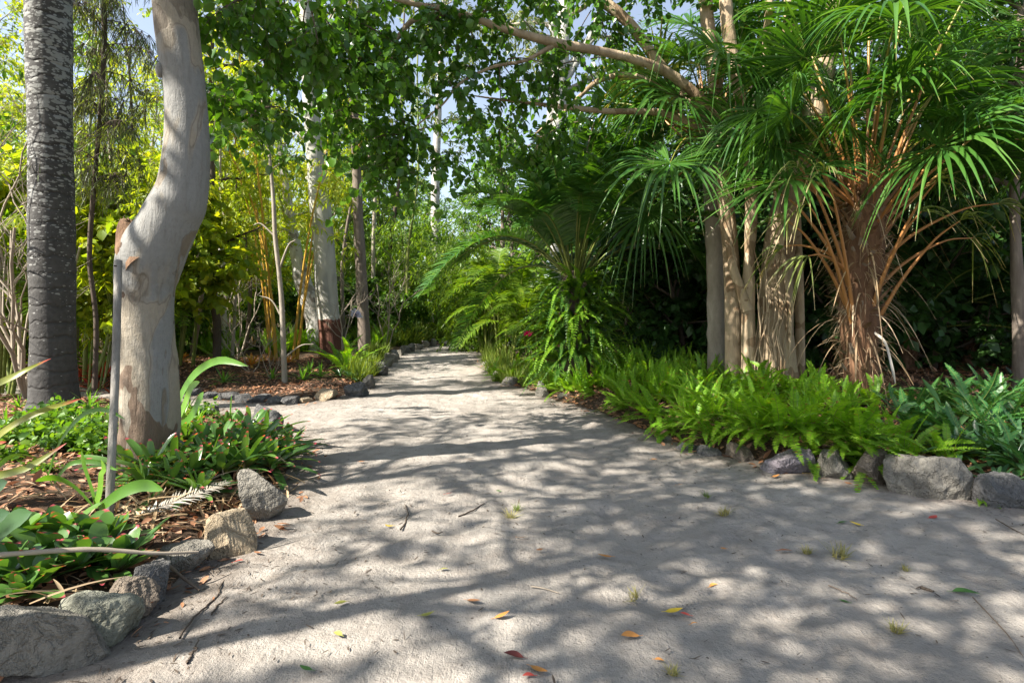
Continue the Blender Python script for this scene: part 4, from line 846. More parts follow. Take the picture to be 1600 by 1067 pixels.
# hanging dead blades on its skirt
for i in range(34):
    az = rg.uniform(-3.6, .5); k = rg.integers(22, 52); u_ = A([cos(az), sin(az), 0]); p = Q[k, :3]+u_*Q[k, 3]
    ribbons(fb_, curve([p], [u_*.8+rdir(rg, 1)[0]*.3], rg.uniform(.3, .75), rg.uniform(.9, 1.4), 7), A([[-sin(az), cos(az), 0]])[:, None], A([.009, .011, .010, .008, .006, .004, .002])[None], .3)
mb.build('leaf_bases', M['boot'], fan); fb_.build('fibres', M['deadstrap'], fan)
crown = Q[52, :3]
def fan_crown(parent, Q, kb, specs, seed, dry=(), extra=14):
    r0 = np.random.default_rng(seed)
    ex = []
    for i in range(extra):
        c0 = Q[-1, :3]; az = i*2.4; e = R(r0.uniform(-5, 75)); Lp = r0.uniform(.9, 1.7); h_ = c0+Lp*A([cos(az)*cos(e), sin(az)*cos(e)+.25, sin(e)]); ex.append(((h_[0]/h_[1])*FPX+800, HOR-(h_[2]-EYE)/h_[1]*FPX, h_[1], r0.uniform(.95, 1.2), int(4+r0.uniform(0, 14))))
    for i, (px, py, Y, sz, kk) in enumerate(list(specs)+ex):
        hub = W(px, py, Y); k = kb+kk; c0 = Q[min(k, len(Q)-1), :3]; u_ = nrm((hub-c0)*A([1, 1, 0])); base = c0+u_*Q[min(k, len(Q)-1), 3]*.7
        fan_leaf(parent, base, hub, sz, r0, 'fanpale' if i in dry else 'fan', roll=r0.normal(0, .45), sag=r0.uniform(.04, .12), droop=r0.uniform(.2, .5), pr=.013, dip=r0.uniform(.1, .65) if u_[1] < .2 else .15, label='yellowing fan leaf' if i in dry else None)
fan_crown(fan, Q, 40, [(1395, 155, 6.0, 1.15, 10), (1307, 22, 6.4, 1.15, 14), (1595, 165, 6.0, 1.15, 8), (1235, 175, 6.2, .95, 9), (1480, 60, 7.3, 1.1, 13), (1360, -60, 7.2, 1.1, 16), (1230, 20, 7.9, 1.1, 12), (1530, -40, 6.2, 1.1, 12), (1440, 215, 8.0, 1.1, 7), (1290, 215, 8.0, 1.0, 8), (1530, 240, 6.6, 1.0, 4), (1330, 130, 8.6, 1.0, 10), (1475, 130, 6.6, 1.1, 9), (1400, 30, 5.6, 1.1, 14), (1260, 90, 6.6, 1.0, 12), (1420, -20, 6.8, 1.1, 15)], 211, (), extra=22)
m_ = MB(); r0 = np.random.default_rng(214)
for i, (px, py, Y) in enumerate([(1262, 318, 6.2), (1230, 345, 6.5), (1250, 262, 6.3), (1215, 300, 6.9), (1560, 318, 6.6), (1500, 345, 6.2), (1462, 285, 6), (1520, 372, 7.2), (1262, 400, 6.4), (1225, 385, 7), (1290, 270, 6.1), (1440, 330, 6.1)]):
    k = 26+i % 5*3; tip = W(px, py, Y); u_ = nrm((tip-Q[k, :3])*A([1, 1, 0])); b_ = Q[k, :3]+u_*Q[k, 3]*.8; L_ = np.linalg.norm(tip-b_)
    c = smooth_path(np.array([b_, b_+(tip-b_)*.3+UP*.1*L_, b_+(tip-b_)*.7+UP*.10*L_, tip]), 14); o_ = MB(); tubes(o_, c[None], (.017*np.linspace(1.5, .4, 14))[None], 6); x_ = o_.build('petiole', M['orangepet'], fan)
    hb = c[-1]; n_ = 9; ol = MB(); d_ = nrm(c[-1]-c[-3])
    ribbons(ol, curve(np.repeat([hb], n_, 0), d_[None]*.8+rdir(r0, n_)*.6, r0.uniform(.3, .6, n_), 1.0, 6), nrm(np.cross(d_, rdir(r0, n_)))[:, None], A([.006, .011, .011, .009, .006, .002])[None], .4); y_ = ol.build('dry_blades', M['fanpale'], fan); y_.parent = x_

fan2 = thing('fan_palm', 'slimmer fan palm behind the fig stems with drooping dark fans over the path side', 'palm', at(1120, 9.2))
mb = MB(); p_, r_ = pxpath([(1120, 610, 44), (1120, 590, 30), (1118, 450, 26), (1115, 330, 28), (1112, 240, 30), (1110, 170, 24)], 9.2); p_[0] = A([p_[0][0], p_[0][1], fan2.location[2]-.1]); Q2 = trunk(mb, p_, r_, 60, 18, 0, 6, .12, 8); mb.build('trunk', M['palebark'], fan2)
fan_crown(fan2, Q2, 40, [(1133, 92, 7.4, 1.3, 15), (1047, 255, 7.4, 1.2, 10), (1183, 172, 7.0, 1.05, 12), (1060, 150, 8.2, 1.25, 14), (1020, 200, 8.8, 1.2, 12), (1155, 10, 9, 1.2, 17), (1080, 40, 9.6, 1.2, 18), (1010, 330, 9.2, 1.1, 6), (1120, 200, 10.4, 1.2, 15), (1030, 120, 9.0, 1.1, 14)], 221, (9,), extra=13)
fan3 = thing('fan_palm', 'fan palm at the right edge of the view, its crown above the fern bed', 'palm', at(1720, 7.6))
mb = MB(); b_ = A(fan3.location); Q3 = trunk(mb, [b_-UP*.1, b_+UP*.3, b_+UP*1.6, b_+UP*2.9, b_+UP*3.4], [.22, .18, .16, .17, .1], 60, 18, 0, 6, .12, 8); mb.build('trunk', M['boot'], fan3)
fan_crown(fan3, Q3, 40, [(1590, 60, 7, 1.2, 15), (1560, 220, 7.4, 1.1, 10), (1500, 10, 8.0, 1.2, 16), (1640, 240, 6.6, 1.1, 8), (1600, 320, 8.2, 1.1, 3), (1660, 60, 8.6, 1.2, 15)], 231)

# ------------------------------------------------------------------ feather palm in the middle and its relatives
def feather_palm(px, Y, label, nfr, L, seed, leaf='frond', trunk_h=.9, tr=.2, elo=15, ehi=80, droop=.6, npair=58, ll=.42, lw=.024, bark='boot', loc=None, pr=.02, KL=4, parts=None, petc='orangepet', pet=.18):
    r0 = np.random.default_rng(seed); b = at(px, Y); t = thing('feather_palm', label, 'palm', b); m_ = MB()
    trunk(m_, [b-UP*.1, b+UP*.1, b+UP*trunk_h*.6, b+UP*trunk_h, b+UP*(trunk_h+.25)], [tr*1.2, tr, tr*1.15, tr*1.1, tr*.3], 30, 20, 0, seed, .2, 9)
    for i in range(70):
        f = i/70; az = i*2.4; u_ = A([cos(az), sin(az), 0]); ribbons(m_, curve([b+UP*(.1+trunk_h*f)+u_*tr*.9], [u_*.6+UP], r0.uniform(.1, .25), 0, 4), A([[-sin(az), cos(az), 0]])[:, None], A([[.03, .024, .016, .006]]), .5)
    m_.build('trunk', M[bark], t)
    for i in range(nfr):
        az = i*2.4+r0.normal(0, .15); e = R(ehi+(elo-ehi)*(i+.5)/nfr+r0.normal(0, 5)); e = max(e, R(62)) if (sin(az) < -.5 and trunk_h > 1.5) else e; l_ = MB(); r_ = MB(); d = A([cos(az)*cos(e), sin(az)*cos(e), sin(e)])
        frond(l_, r_, b+UP*(trunk_h+.12)+A([cos(az), sin(az), 0])*tr*.5, d, L*r0.uniform(.85, 1.1), droop*L/3*r0.uniform(.7, 1.3)*(.5+.8*cos(e)), npair, ll, lw, r0, pet, rr_=pr, KL=KL, vee=.4, ldroop=.25)
        f_ = l_.build('frond', M[leaf], t); g_ = r_.build('rachis', M[petc], t); g_.parent = f_
    return t
feather_palm(898, 10, 'wide feather palm with arching dark fronds and ferns hanging on its trunk', 38, 4.0, 241, trunk_h=1.7, tr=.24, elo=32, ehi=84, droop=.5, petc='greencane', npair=78, pet=.2, ll=.52, lw=.038, bark='darkwood')
gP = 'leafy palms crowding behind the fern bed'
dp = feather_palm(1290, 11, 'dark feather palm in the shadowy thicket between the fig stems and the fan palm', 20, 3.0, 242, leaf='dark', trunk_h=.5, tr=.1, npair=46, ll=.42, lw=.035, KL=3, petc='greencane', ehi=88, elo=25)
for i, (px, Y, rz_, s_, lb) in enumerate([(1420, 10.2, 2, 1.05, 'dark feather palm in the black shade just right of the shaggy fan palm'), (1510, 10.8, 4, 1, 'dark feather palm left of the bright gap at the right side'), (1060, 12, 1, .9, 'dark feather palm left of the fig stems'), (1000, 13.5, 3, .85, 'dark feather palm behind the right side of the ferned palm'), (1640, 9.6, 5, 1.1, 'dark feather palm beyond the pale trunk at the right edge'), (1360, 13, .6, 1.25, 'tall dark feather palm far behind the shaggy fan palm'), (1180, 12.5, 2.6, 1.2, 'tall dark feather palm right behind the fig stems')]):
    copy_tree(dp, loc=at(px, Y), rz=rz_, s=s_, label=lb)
def cane_palm(px, Y, label, seed, ncan=5, h=1.6, L=1.8, leaf='areca'):
    r0 = np.random.default_rng(seed); b = at(px, Y); t = thing('cane_palm', label, 'palm', b); m_ = MB()
    for j in range(ncan):
        a = j*2.4; off = A([cos(a), sin(a), 0])*.2*r0.uniform(.3, 1.2); hh = h*r0.uniform(.5, 1.1); c = curve([b+off-UP*.05], [[off[0]*.8, off[1]*.8, 1]], hh, 0, 14); tubes(m_, c, (.03*np.where(np.arange(14) % 3 == 0, 1.12, 1))[None], 8)
        for i in range(7):
            az = i*2.4+j; e = R(80-9*i); l_ = MB(); r_ = MB()
            frond(l_, r_, c[0][-1], [cos(az)*cos(e), sin(az)*cos(e), sin(e)], L*r0.uniform(.8, 1.1), .65*(.6+.6*cos(e)), 30, .38, .035, r0, .2, rr_=.012, KL=3)
            f_ = l_.build('frond', M[leaf], t); g_ = r_.build('rachis', M['greencane'], t); g_.parent = f_
    m_.build('canes', M['greencane'], t); return t
ca = cane_palm(790, 14, 'yellow green cane palm clump with slim upright stems at the far right path edge', 251, 6, 1.9, 1.7)
copy_tree(ca, loc=at(762, 19), rz=2, s=1.1, label='yellow green cane palm at the bend of the path, behind the nearer cane palm')
copy_tree(ca, loc=at(835, 13), rz=4, s=.7, label='short cane palm between the cane palm clump and the ferned palm')
copy_tree(ca, loc=at(724, 31), rz=1, s=1.5, label='distant cane palm with bright fronds closing the end of the path')
copy_tree(ca, loc=at(1545, 12.5), rz=3, s=1.0, label='bright cane palm in the sunlit gap near the right edge')
copy_tree(ca, loc=at(270, 13), rz=5, s=1.1, label='bright cane palm behind the foreground gum trunk')
copy_tree(ca, loc=at(-10, 9.5), rz=1, s=1.2, label='bright cane palm at the left edge behind the grey palm trunk')

# multi-stemmed shrub at the left edge
bare_shrub(42, 8.6, 'brown multi-stemmed shrub fanning out left of the grey palm trunk', 2.0, 9, 7, 'paletwig')
wood, lf = make_tree(106, 3.4, .03, .3, 1.0, 12, 'bright', 'bark', .14, .45, 6, 8, .45, K=3, up=(20, 70))
p6 = proto('shrub', 'broad-leaved yellow green sapling between the grey palm and the gum', 'sapling', None, wood, lf, 'greencane', 'bright')
p6.location = at(128, 9.5); 
for px, Y, s_, lb in ((20, 10.5, 1.1, 'broad-leaved yellow green sapling at the left edge of the view'), (205, 12, 1.2, 'broad-leaved yellow green sapling hidden behind the gum trunk'), (300, 12.6, 1.1, 'broad-leaved sapling standing right behind the gum trunk')):
    copy_tree(p6, loc=at(px, Y), rz=px*.1, s=s_, label=lb)

# ------------------------------------------------------------------ bed planting
def gq(px, py, dz=0):
    """point of the raised bed seen at pixel px,py"""
    z = .1
    for _ in range(6):
        Y = (EYE-z)*FPX/(py-HOR); x = (px-800)/FPX*Y; z = float(hgt(x, Y))
    return A([x, Y, z+dz])
def single(name, mb_, mats, base, label, cat, group=None):
    return tag(mb_.build(name, mats, origin=tuple(float(a) for a in base)), label, cat, group)
# ferns
rg = np.random.default_rng(400); FP = {}
O3 = A([0, 0, 0.])
def fproto(key, leaf, **k):
    m_ = MB(); fern_plant(m_, O3, rng=rg, **k); FP[key] = m_.mesh('fern', [M[leaf], M['greencane']])
for v in range(4):
    fproto(('up', v), 'fern', n=17, L=.62, w=.085, elo=45, ehi=84, droop=.22, npin=30)
    fproto(('mid', v), 'fern', n=20, L=.60, w=.085, elo=20, ehi=75, droop=.38, npin=30)
    fproto(('spill', v), 'fern', n=17, L=.66, w=.085, elo=15, ehi=62, droop=.62, npin=32, az=rg.normal(0, .75, 17))
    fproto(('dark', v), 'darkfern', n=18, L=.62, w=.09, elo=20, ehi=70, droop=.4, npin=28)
FL = {'up': ('upright sunlit green fern in the bed before the fig stems', 'upright ferns in the right bed'),
      'mid': ('bushy bright green fern in the thick of the right bed', 'bushy ferns in the right bed'),
      'spill': ('bright green fern spilling its fronds over the right edging stones', 'ferns spilling over the right edging'),
      'dark': ('blue green fern in the shade right of the shaggy fan palm', 'shaded ferns right of the fan palm'),
      'far': ('small green fern in the far left beds', 'ferns in the far left beds')}
def put_fern(kind, p, rz, s_, v, cls=None):
    o = bpy.data.objects.new('fern', FP[(kind, v)]); C.objects.link(o); o.location = [float(a) for a in p]; o.rotation_euler = (rg.normal(0, .08), rg.normal(0, .08), rz); o.scale = (s_,)*3
    lb = FL[cls or kind]; return tag(o, lb[0], 'fern', lb[1])
c_ = rg.uniform([.4, 4.0], [8.4, 11.4], (5200, 2)); d_ = sdf(c_[:, 0], c_[:, 1]); acc = []
e_ = 1e-2; gx = (sdf(c_[:, 0]+e_, c_[:, 1])-sdf(c_[:, 0]-e_, c_[:, 1])); gy = (sdf(c_[:, 0], c_[:, 1]+e_)-sdf(c_[:, 0], c_[:, 1]-e_))
zc = hgt(c_[:, 0], c_[:, 1])
for i, (p, d) in enumerate(zip(c_, d_)):
    px = 800+900*p[0]/p[1]
    if not (.16 < d < 2.7) or px < 862 or px > 1660: continue
    if d < .34 and (1340 < px < 1375 or 1395 < px < 1545 or px < 960): continue
    if px < 930 and p[1] > 9.2: continue
    md = .24 if d < .5 else .30
    if np.hypot(p[0]-4.19, p[1]-6.9) < .42 or np.hypot(p[0]-3.7, p[1]-8.2) < .5: continue
    if acc and np.min(np.hypot(*(A(acc)[:, :2]-p).T)) < md: continue
    acc.append((p[0], p[1])); v = rg.integers(0, 4); out = math.atan2(-gy[i], -gx[i]); P_ = (p[0], p[1], zc[i]-.01)
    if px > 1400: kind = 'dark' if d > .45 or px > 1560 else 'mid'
    elif d < .42: kind = 'spill'
    elif px < 1080 or rg.random() < .4: kind = 'up'
    else: kind = 'mid'
    s_ = rg.uniform(.72, 1.12)*(.85 if px < 980 else 1)*(.95 if kind == 'spill' else 1)
    put_fern(kind, P_, out+rg.normal(0, .3) if kind == 'spill' else rg.uniform(0, 6.28), s_, v)
for px, py, s_ in ((1185, 716, 1.15), (1235, 728, 1.2), (1262, 733, 1.1), (1330, 744, 1.15), (1365, 750, 1.0), (1130, 702, 1.0), (1205, 722, 1.1), (1300, 738, 1.1)):
    p = gp(px, py); p[1] += .16; p[2] = hgt(p[0], p[1])+.14; put_fern('spill', p, R(-105)+rg.normal(0, .2), s_, rg.integers(0, 4))
p = gq(1525, 745); put_fern('spill', p, R(-100), .45, 1)
# ferns hanging on the feather palm's trunk
pc = at(898, 10); r0 = np.random.default_rng(410)
for k in range(24):
    az = R(-160+(k % 12)*14+r0.normal(0, 5)) if k < 24 else 0; z_ = .35+1.45*((k*.618) % 1); m_ = MB()
    fern_plant(m_, O3, 15, .9, .10, r0, 5, 60, .75, 28, az=az+r0.normal(0, .5, 15)); b_ = pc+A([cos(az)*.26, sin(az)*.26, z_])
    o_ = m_.build('fern', [M['frond' if k % 2 else 'fern'], M['greencane']]); o_.location = b_; tag(o_, 'fern rooted in the feather palm trunk with fronds hanging down', 'fern', 'ferns hanging on the feather palm trunk')
# far left bed ferns
for k in range(46):
    px = rg.uniform(-40, 660); Y_ = rg.uniform(12, 23); p = at(px, Y_)
    if sdf(p[0], p[1]) < .35: continue
    put_fern(['up', 'mid'][k % 2], p, rg.uniform(0, 6.28), rg.uniform(1.0, 1.9), k % 4, 'far')
for px, Y_ in ((775, 12.2), (800, 11.5), (830, 10.6), (850, 10.9), (815, 12.8), (840, 12), (870, 10.3), (862, 9.6), (885, 9.3), (905, 9.2), (925, 9.4), (945, 9.5), (852, 10.2), (960, 9.9)):
    o = put_fern('mid', at(px, Y_), px, 1.0, px % 4); o['label'] = 'small fern at the narrow right bed beside the far path'; o['group'] = 'ferns in the narrow right bed'

# bromeliads and strap leaved plants
def copies(mesh, name, spots, label, cat, group, mult=1., dz=0, fn=None, seed=0):
    r0 = np.random.default_rng(seed); out = []
    for sp in spots:
        o = bpy.data.objects.new(name, mesh[r0.integers(0, len(mesh))] if isinstance(mesh, list) else mesh); C.objects.link(o)
        p = (fn or gq)(sp[0], sp[1]); o.location = (p[0], p[1], p[2]+dz); s_ = (sp[2] if len(sp) > 2 else 1)*mult; o.scale = (s_,)*3
        o.rotation_euler = (r0.normal(0, .14), r0.normal(0, .14), r0.uniform(0, 6.28)); o.scale = (s_, s_, s_*(.55 if name == 'grass_tuft' else 1)); tag(o, label, cat, group); out.append(o)
    return out
def rmesh(n, L, w, mat, k=3, seed=0, **kw):
    r0 = np.random.default_rng(seed); out = []
    for i in range(k):
        m_ = MB(); rosette(m_, A([0, 0, .02]), n, L, w, r0, **kw); out.append(m_.mesh('rosette', M[mat]))
    return out
br = rmesh(18, .48, .056, 'brom', 4, 1, elo=8, ehi=78, droop=.28)
copies(br, 'bromeliad', [(205, 742), (238, 752, 1.1), (275, 740), (312, 726), (250, 722, .9), (345, 712, 1.1), (372, 700), (402, 712, 1.1), (432, 718, 1.0), (455, 706, .9), (418, 694), (388, 680), (352, 684), (320, 700), (300, 760), (345, 752), (385, 742, 1.1), (425, 740), (290, 700, .9), (372, 722), (440, 730, .9), (330, 738), (225, 770, .8), (262, 775, .9), (310, 785, .8)],
       'pink tipped green bromeliad in the thick cluster round the foot of the foreground gum', 'bromeliad', 'pink tipped bromeliads round the gum foot', 1., .03, seed=3)
bg_ = rmesh(14, .27, .085, 'brom', 4, 2, elo=12, ehi=74, droop=.18, prof=(.7, .9, 1, 1.08, 1.05, .8, .15), fold=.22)
copies(bg_, 'bromeliad', [(28, 858, 1.1), (75, 885), (125, 860, 1.1), (172, 862), (205, 882, .9), (15, 905), (60, 925, .9), (110, 905), (150, 890, .9), (-15, 880, 1.1), (-10, 930), (95, 850), (185, 905, .7), (35, 945, .7)],
       'glossy broad leaved bromeliad in the lower left corner bed', 'bromeliad', 'glossy bromeliads in the lower left corner', 1, .02, seed=4)
bd_ = rmesh(22, .46, .042, 'bromdark', 3, 3, elo=5, ehi=75, droop=.35)
copies(bd_, 'bromeliad', [(1500, 716, .9), (1548, 722), (1592, 735), (1530, 700), (1582, 712), (1625, 730), (1470, 706, .7), (1600, 765, .8), (1560, 742, .8)], 'dark strap leaved bromeliad above the largest right boulders', 'bromeliad', 'dark bromeliads at the right edge', 1, .03, seed=5)
bs_ = rmesh(18, .38, .022, 'strap', 3, 4, elo=10, ehi=80, droop=.28, prof=(1, 1, .9, .75, .55, .3, .03))
copies(bs_, 'strap_plant', [(120, 668), (152, 660), (60, 655, .9), (30, 640), (95, 648, .8), (175, 655), (285, 655), (310, 662), (10, 668), (140, 640, 1.1), (295, 640, 1.1), (50, 620, 1.2), (15, 610, 1.3), (175, 690, .8)], 'small green strap leaved plant round the foot of the grey palm', 'plant', 'strap leaved plants by the grey palm', 1, 0, seed=6)
cp_ = []
r0 = np.random.default_rng(7)
for i in range(3):
    m_ = MB(); n = 26; P0 = rdir(r0, n, .2, 1)*.05; sprays(m_, None, P0, nrm(rdir(r0, n, .1, .9)), r0.uniform(.12, .3, n), r0, .15, 8, .06, .38, .1, 4); cp_.append(m_.mesh('leafy', M['mid']))
copies(cp_, 'leafy_plant', [(80, 672), (115, 690), (150, 680), (55, 690), (95, 705), (20, 695), (130, 705), (40, 672), (70, 655), (10, 720, .8), (150, 715, .7), (320, 650, .8), (290, 680, .8), (60, 740, .5), (160, 690, 1), (105, 660)], 'low leafy green plant in front of the grey palm foot', 'plant', 'low leafy plants before the grey palm', 1.1, 0, seed=8)
rd_ = rmesh(20, .5, .045, 'redleaf', 3, 5, elo=15, ehi=75, droop=.25)
copies(rd_, 'red_cordyline', [(150, 618), (178, 622, .8), (130, 606), (165, 606, 1.1)], 'crimson leaved plant just right of the grey palm foot', 'plant', 'crimson plants by the grey palm', 1, 0, seed=9)
copies(rd_, 'red_cordyline', [(20, 572, 1.2), (-15, 576), (90, 570)], 'red leaved plant in the distance behind the grey palm', 'plant', 'red plants at the far left', 1, 0, seed=10)
od_ = rmesh(16, .42, .05, 'orangeleaf', 3, 6, elo=15, ehi=70, droop=.2)
copies(od_, 'orange_bromeliad', [(392, 572, 1.1), (450, 568, 1), (280, 565), (410, 566, .8), (235, 572)], 'orange leaved bromeliad among the ferns behind the thin sapling', 'bromeliad', 'orange bromeliads behind the sapling', 1, 0, seed=11)
copies(bs_, 'strap_plant', [(472, 596, 1.2), (500, 592, 1.3), (425, 594, 1), (350, 600, 1.1), (485, 586, 1.2)], 'yellow green strap plant in the litter left of the white gum foot', 'plant', 'strap plants by the white gum', 1.1, 0, seed=12)
copies(bd_, 'bromeliad', [(533, 590, .9), (548, 594, .9)], 'dark reddish bromeliad in front of the white gum foot', 'bromeliad', 'dark bromeliads by the white gum', 1, 0, seed=13)
# one-off long blades
def blades(name, label, cat, lst, mat, width, mt=None, group=None, fold=.3):
    m_ = MB(); b = None
    for L_ in lst:
        pts = np.array([W(*q) for q in L_]); Q_ = smooth_path(pts, 16)
        if b is None: b = A([Q_[0][0], Q_[0][1], float(hgt(Q_[0][0], Q_[0][1]))])
        T = nrm(np.gradient(Q_, axis=0)); sd_ = nrm(np.cross(T, A([.15, 1., .25]))*A([1, 1, 1])+A([0, .55, 0])); ribbons(m_, Q_[None], sd_[None], (width/2*np.interp(np.linspace(0, 1, 16), [0, .1, .5, .8, .95, 1], [.6, .8, 1, .85, .4, .03]))[None], fold)
    return single(name, m_, M[mat], b, label, cat, group)
blades('arching_strap_plant', 'large plant with long pale arching leaves right behind the metal pole', 'plant', [[(75, 745, 3.9), (95, 690, 3.9), (130, 648, 3.9), (165, 640, 3.9), (196, 655, 3.8)], [(82, 760, 3.8), (60, 720, 3.8), (20, 712, 3.7), (-20, 745, 3.6)], [(85, 755, 3.8), (110, 725, 3.8), (150, 722, 3.8), (185, 735, 3.7)]], 'strap', .035)
blades('broad_leaf_plant', 'plant with upright bright green broad leaves just left of the pole base', 'plant', [[(148, 790, 3.55), (140, 760, 3.55), (130, 730, 3.55), (127, 703, 3.5)], [(150, 792, 3.5), (158, 765, 3.5), (160, 735, 3.5), (158, 718, 3.5)], [(145, 792, 3.5), (115, 762, 3.5), (85, 748, 3.5), (55, 752, 3.45)], [(155, 795, 3.45), (190, 770, 3.4), (225, 758, 3.4), (255, 765, 3.35)]], 'strap', .075, fold=.2)
blades('arching_strap_plant', 'plant with one long blue green leaf arching over the side path right of the gum', 'plant', [[(272, 660, 5.6), (285, 615, 5.6), (310, 580, 5.6), (345, 563, 5.5), (388, 572, 5.4)], [(275, 665, 5.5), (290, 630, 5.5), (300, 605, 5.5), (312, 596, 5.5)], [(280, 668, 5.5), (300, 650, 5.4), (312, 625, 5.4), (318, 612, 5.4)]], 'strap', .085, fold=.2)
blades('red_tipped_plant', 'long yellow green leaves with red tips reaching in from the left edge', 'bromeliad', [[(-90, 840, 2.9), (-60, 700, 2.9), (-20, 615, 2.9), (30, 585, 2.9), (80, 560, 3.0)], [(-90, 840, 2.9), (-50, 740, 2.9), (0, 680, 2.9), (60, 645, 2.95), (130, 622, 3.05)], [(-90, 840, 2.9), (-60, 790, 2.8), (-20, 750, 2.8), (45, 730, 2.8), (104, 692, 2.85)], [(-95, 840, 2.85), (-80, 760, 2.8), (-30, 700, 2.8), (10, 690, 2.7)]], 'redtip', .04)
blades('agave', 'big thick olive green leaves at the left edge above the glossy bromeliads', 'agave', [[(-70, 870, 2.75), (-50, 820, 2.75), (-15, 770, 2.75), (12, 752, 2.75)], [(-60, 880, 2.7), (-20, 850, 2.7), (20, 815, 2.7), (50, 800, 2.7)], [(-80, 880, 2.7), (-60, 840, 2.65), (-20, 815, 2.6), (15, 800, 2.6)]], 'bromdark', .10, fold=.2)
blades('strap_plant', 'upright green blades standing behind the pink tipped bromeliads', 'plant', [[(370, 708, 5.4), (364, 690, 5.5), (361, 665, 5.5), (361, 640, 5.5), (362, 616, 5.5)], [(370, 708, 5.4), (380, 695, 5.3), (382, 680, 5.3), (380, 660, 5.3), (378, 652, 5.3)], [(370, 708, 5.4), (390, 700, 5.3), (402, 680, 5.3), (408, 665, 5.3), (412, 660, 5.3)]], 'strap', .035)
blades('strap_plant', 'long grey green blades drooping right of the shaggy fan palm foot', 'plant', [[(1470, 700, 5.7), (1445, 650, 5.7), (1420, 628, 5.7), (1400, 640, 5.6)], [(1475, 700, 5.6), (1450, 665, 5.6), (1435, 655, 5.6), (1400, 658, 5.5)], [(1478, 700, 5.6), (1500, 660, 5.5), (1525, 640, 5.5), (1560, 650, 5.4)], [(1480, 705, 5.5), (1470, 660, 5.5), (1462, 620, 5.5), (1440, 590, 5.5)]], 'bromdark', .05)
blades('dead_leaf_blade', 'long grey dead blade hanging on the right side of the shaggy fan palm', 'dead leaf', [[(1366, 520, 6.5), (1382, 535, 6.4), (1392, 570, 6.3), (1399, 600, 6.3)]], 'grey_dead', .05)

# grass tufts, path side grass
gm = []; r0 = np.random.default_rng(12)
for i in range(3):
    m_ = MB(); n = 60; e = np.radians(r0.uniform(35, 88, n)); a = r0.uniform(0, 6.28, n); d = np.stack([np.cos(a)*np.cos(e), np.sin(a)*np.cos(e), np.sin(e)], -1)
    ribbons(m_, curve(rdir(r0, n, 0, .1)*.05, d, r0.uniform(.12, .34, n), .12, 5), np.stack([-np.sin(a), np.cos(a), 0*a], -1)[:, None], A([.0035, .0035, .003, .002, .0005])[None]*1.3); gm.append(m_)
gmesh = [m_.mesh('tuft', M['grass']) for m_ in gm]; dmesh = [m_.mesh('tuft', M['drygrass']) for m_ in gm]
copies(gmesh, 'grass_clump', [(600-i*1.6+r0.normal(0, 8), 553+i*1.7+r0.normal(0, 3), 1.5) for i in range(26)], 'lush grass clump hanging over the far left path edging', 'grass clump', 'grass clumps on the far left edging', 1.2, 0, seed=14)
copies(gmesh, 'grass_clump', [(778+r0.normal(0, 12), 570+r0.normal(0, 12), 1.6) for i in range(22)]+[(800+r0.normal(0, 14), 594+r0.normal(0, 6), 1.2) for i in range(14)]+[(840+r0.normal(0, 18), 606+r0.normal(0, 3), .9) for i in range(10)], 'yellowish grass clump along the narrow right edge of the far path', 'grass clump', 'grass clumps on the far right edge', 1.1, 0, seed=15)
copies(gmesh, 'grass_clump', [(r0.uniform(0, 60), r0.uniform(535, 552), 2.4) for i in range(12)], 'tall green grass clump left of the grey palm in the distance', 'grass clump', 'tall grass clumps at the far left', 1.3, 0, seed=16)
copies(gmesh, 'grass_clump', [(r0.uniform(560, 700), r0.uniform(534.5, 541), 2.4) for i in range(26)]+[(r0.uniform(700, 760), r0.uniform(529, 531.5), 3) for i in range(20)], 'green grass clump edging the far end of the path', 'grass clump', 'grass clumps at the path end', 1.4, 0, seed=17)
for i, (px, py, s_, dry, lb) in enumerate([(806, 800, .36, 0, 'small green grass tuft in the middle of the path'), (797, 812, .40, 1, 'dry flattened grass tuft just below the small green tuft'), (1132, 806, .5, 1, 'spiky dry grass tuft on the right half of the path'), (1310, 872, .55, 1, 'pale dry grass tuft in a sun patch on the right of the path'), (1262, 866, .36, 1, 'small wispy tuft left of the pale dry grass tuft'), (1400, 982, .36, 1, 'pale grass tuft near the lower right corner'), (992, 942, .34, 1, 'dry spiky tuft at the lower centre of the path'), (1104, 776, .3, 0, 'thin grass sprig above the spiky dry tuft'), (1050, 1058, .3, 1, 'wispy dry tuft at the bottom edge of the view'), (1415, 890, .22, 1, 'tiny faint sprig on the shaded right of the path')]):
    copies([(dmesh if dry else gmesh)[i % 3]], 'grass_tuft', [(px, py, s_)], lb, 'grass tuft', None, 1, 0, gp, seed=20+i)

# leaf litter on the beds, debris along the path edges
def scatter(n, x0, x1, y0, y1, cond, seed):
    r0 = np.random.default_rng(seed); p = r0.uniform([x0, y0], [x1, y1], (n, 2)); d = sdf(p[:, 0], p[:, 1]); k = cond(d, p, r0); return p[k], d[k], r0
p, d, r0 = scatter(115000, -11, 9, 2, 16, lambda d, p, r: (d > -.28) & ((d > .02) | (r.random(len(d)) < .4*np.exp(np.minimum(d, 0)/.13)*(vnoise(np.column_stack([p, 0*d]), 5, 2.2) > -.1))) & (np.abs(p[:, 0]/p[:, 1]) < 1.05) & (r.random(len(d)) < np.clip(1.15-p[:, 1]/22, .25, 1)), 500)
n = len(p); z_ = np.where(d > .05, hgt(p[:, 0], p[:, 1]), und(p[:, 0], p[:, 1])+.006+sst(0, .1, d)*.03)+r0.uniform(.003, .03, n)*np.where(d > 0, 1, .3); m_ = MB(); D = nrm(rdir(r0, n)*A([1, 1, .28])); L_ = r0.uniform(.03, .10, n)
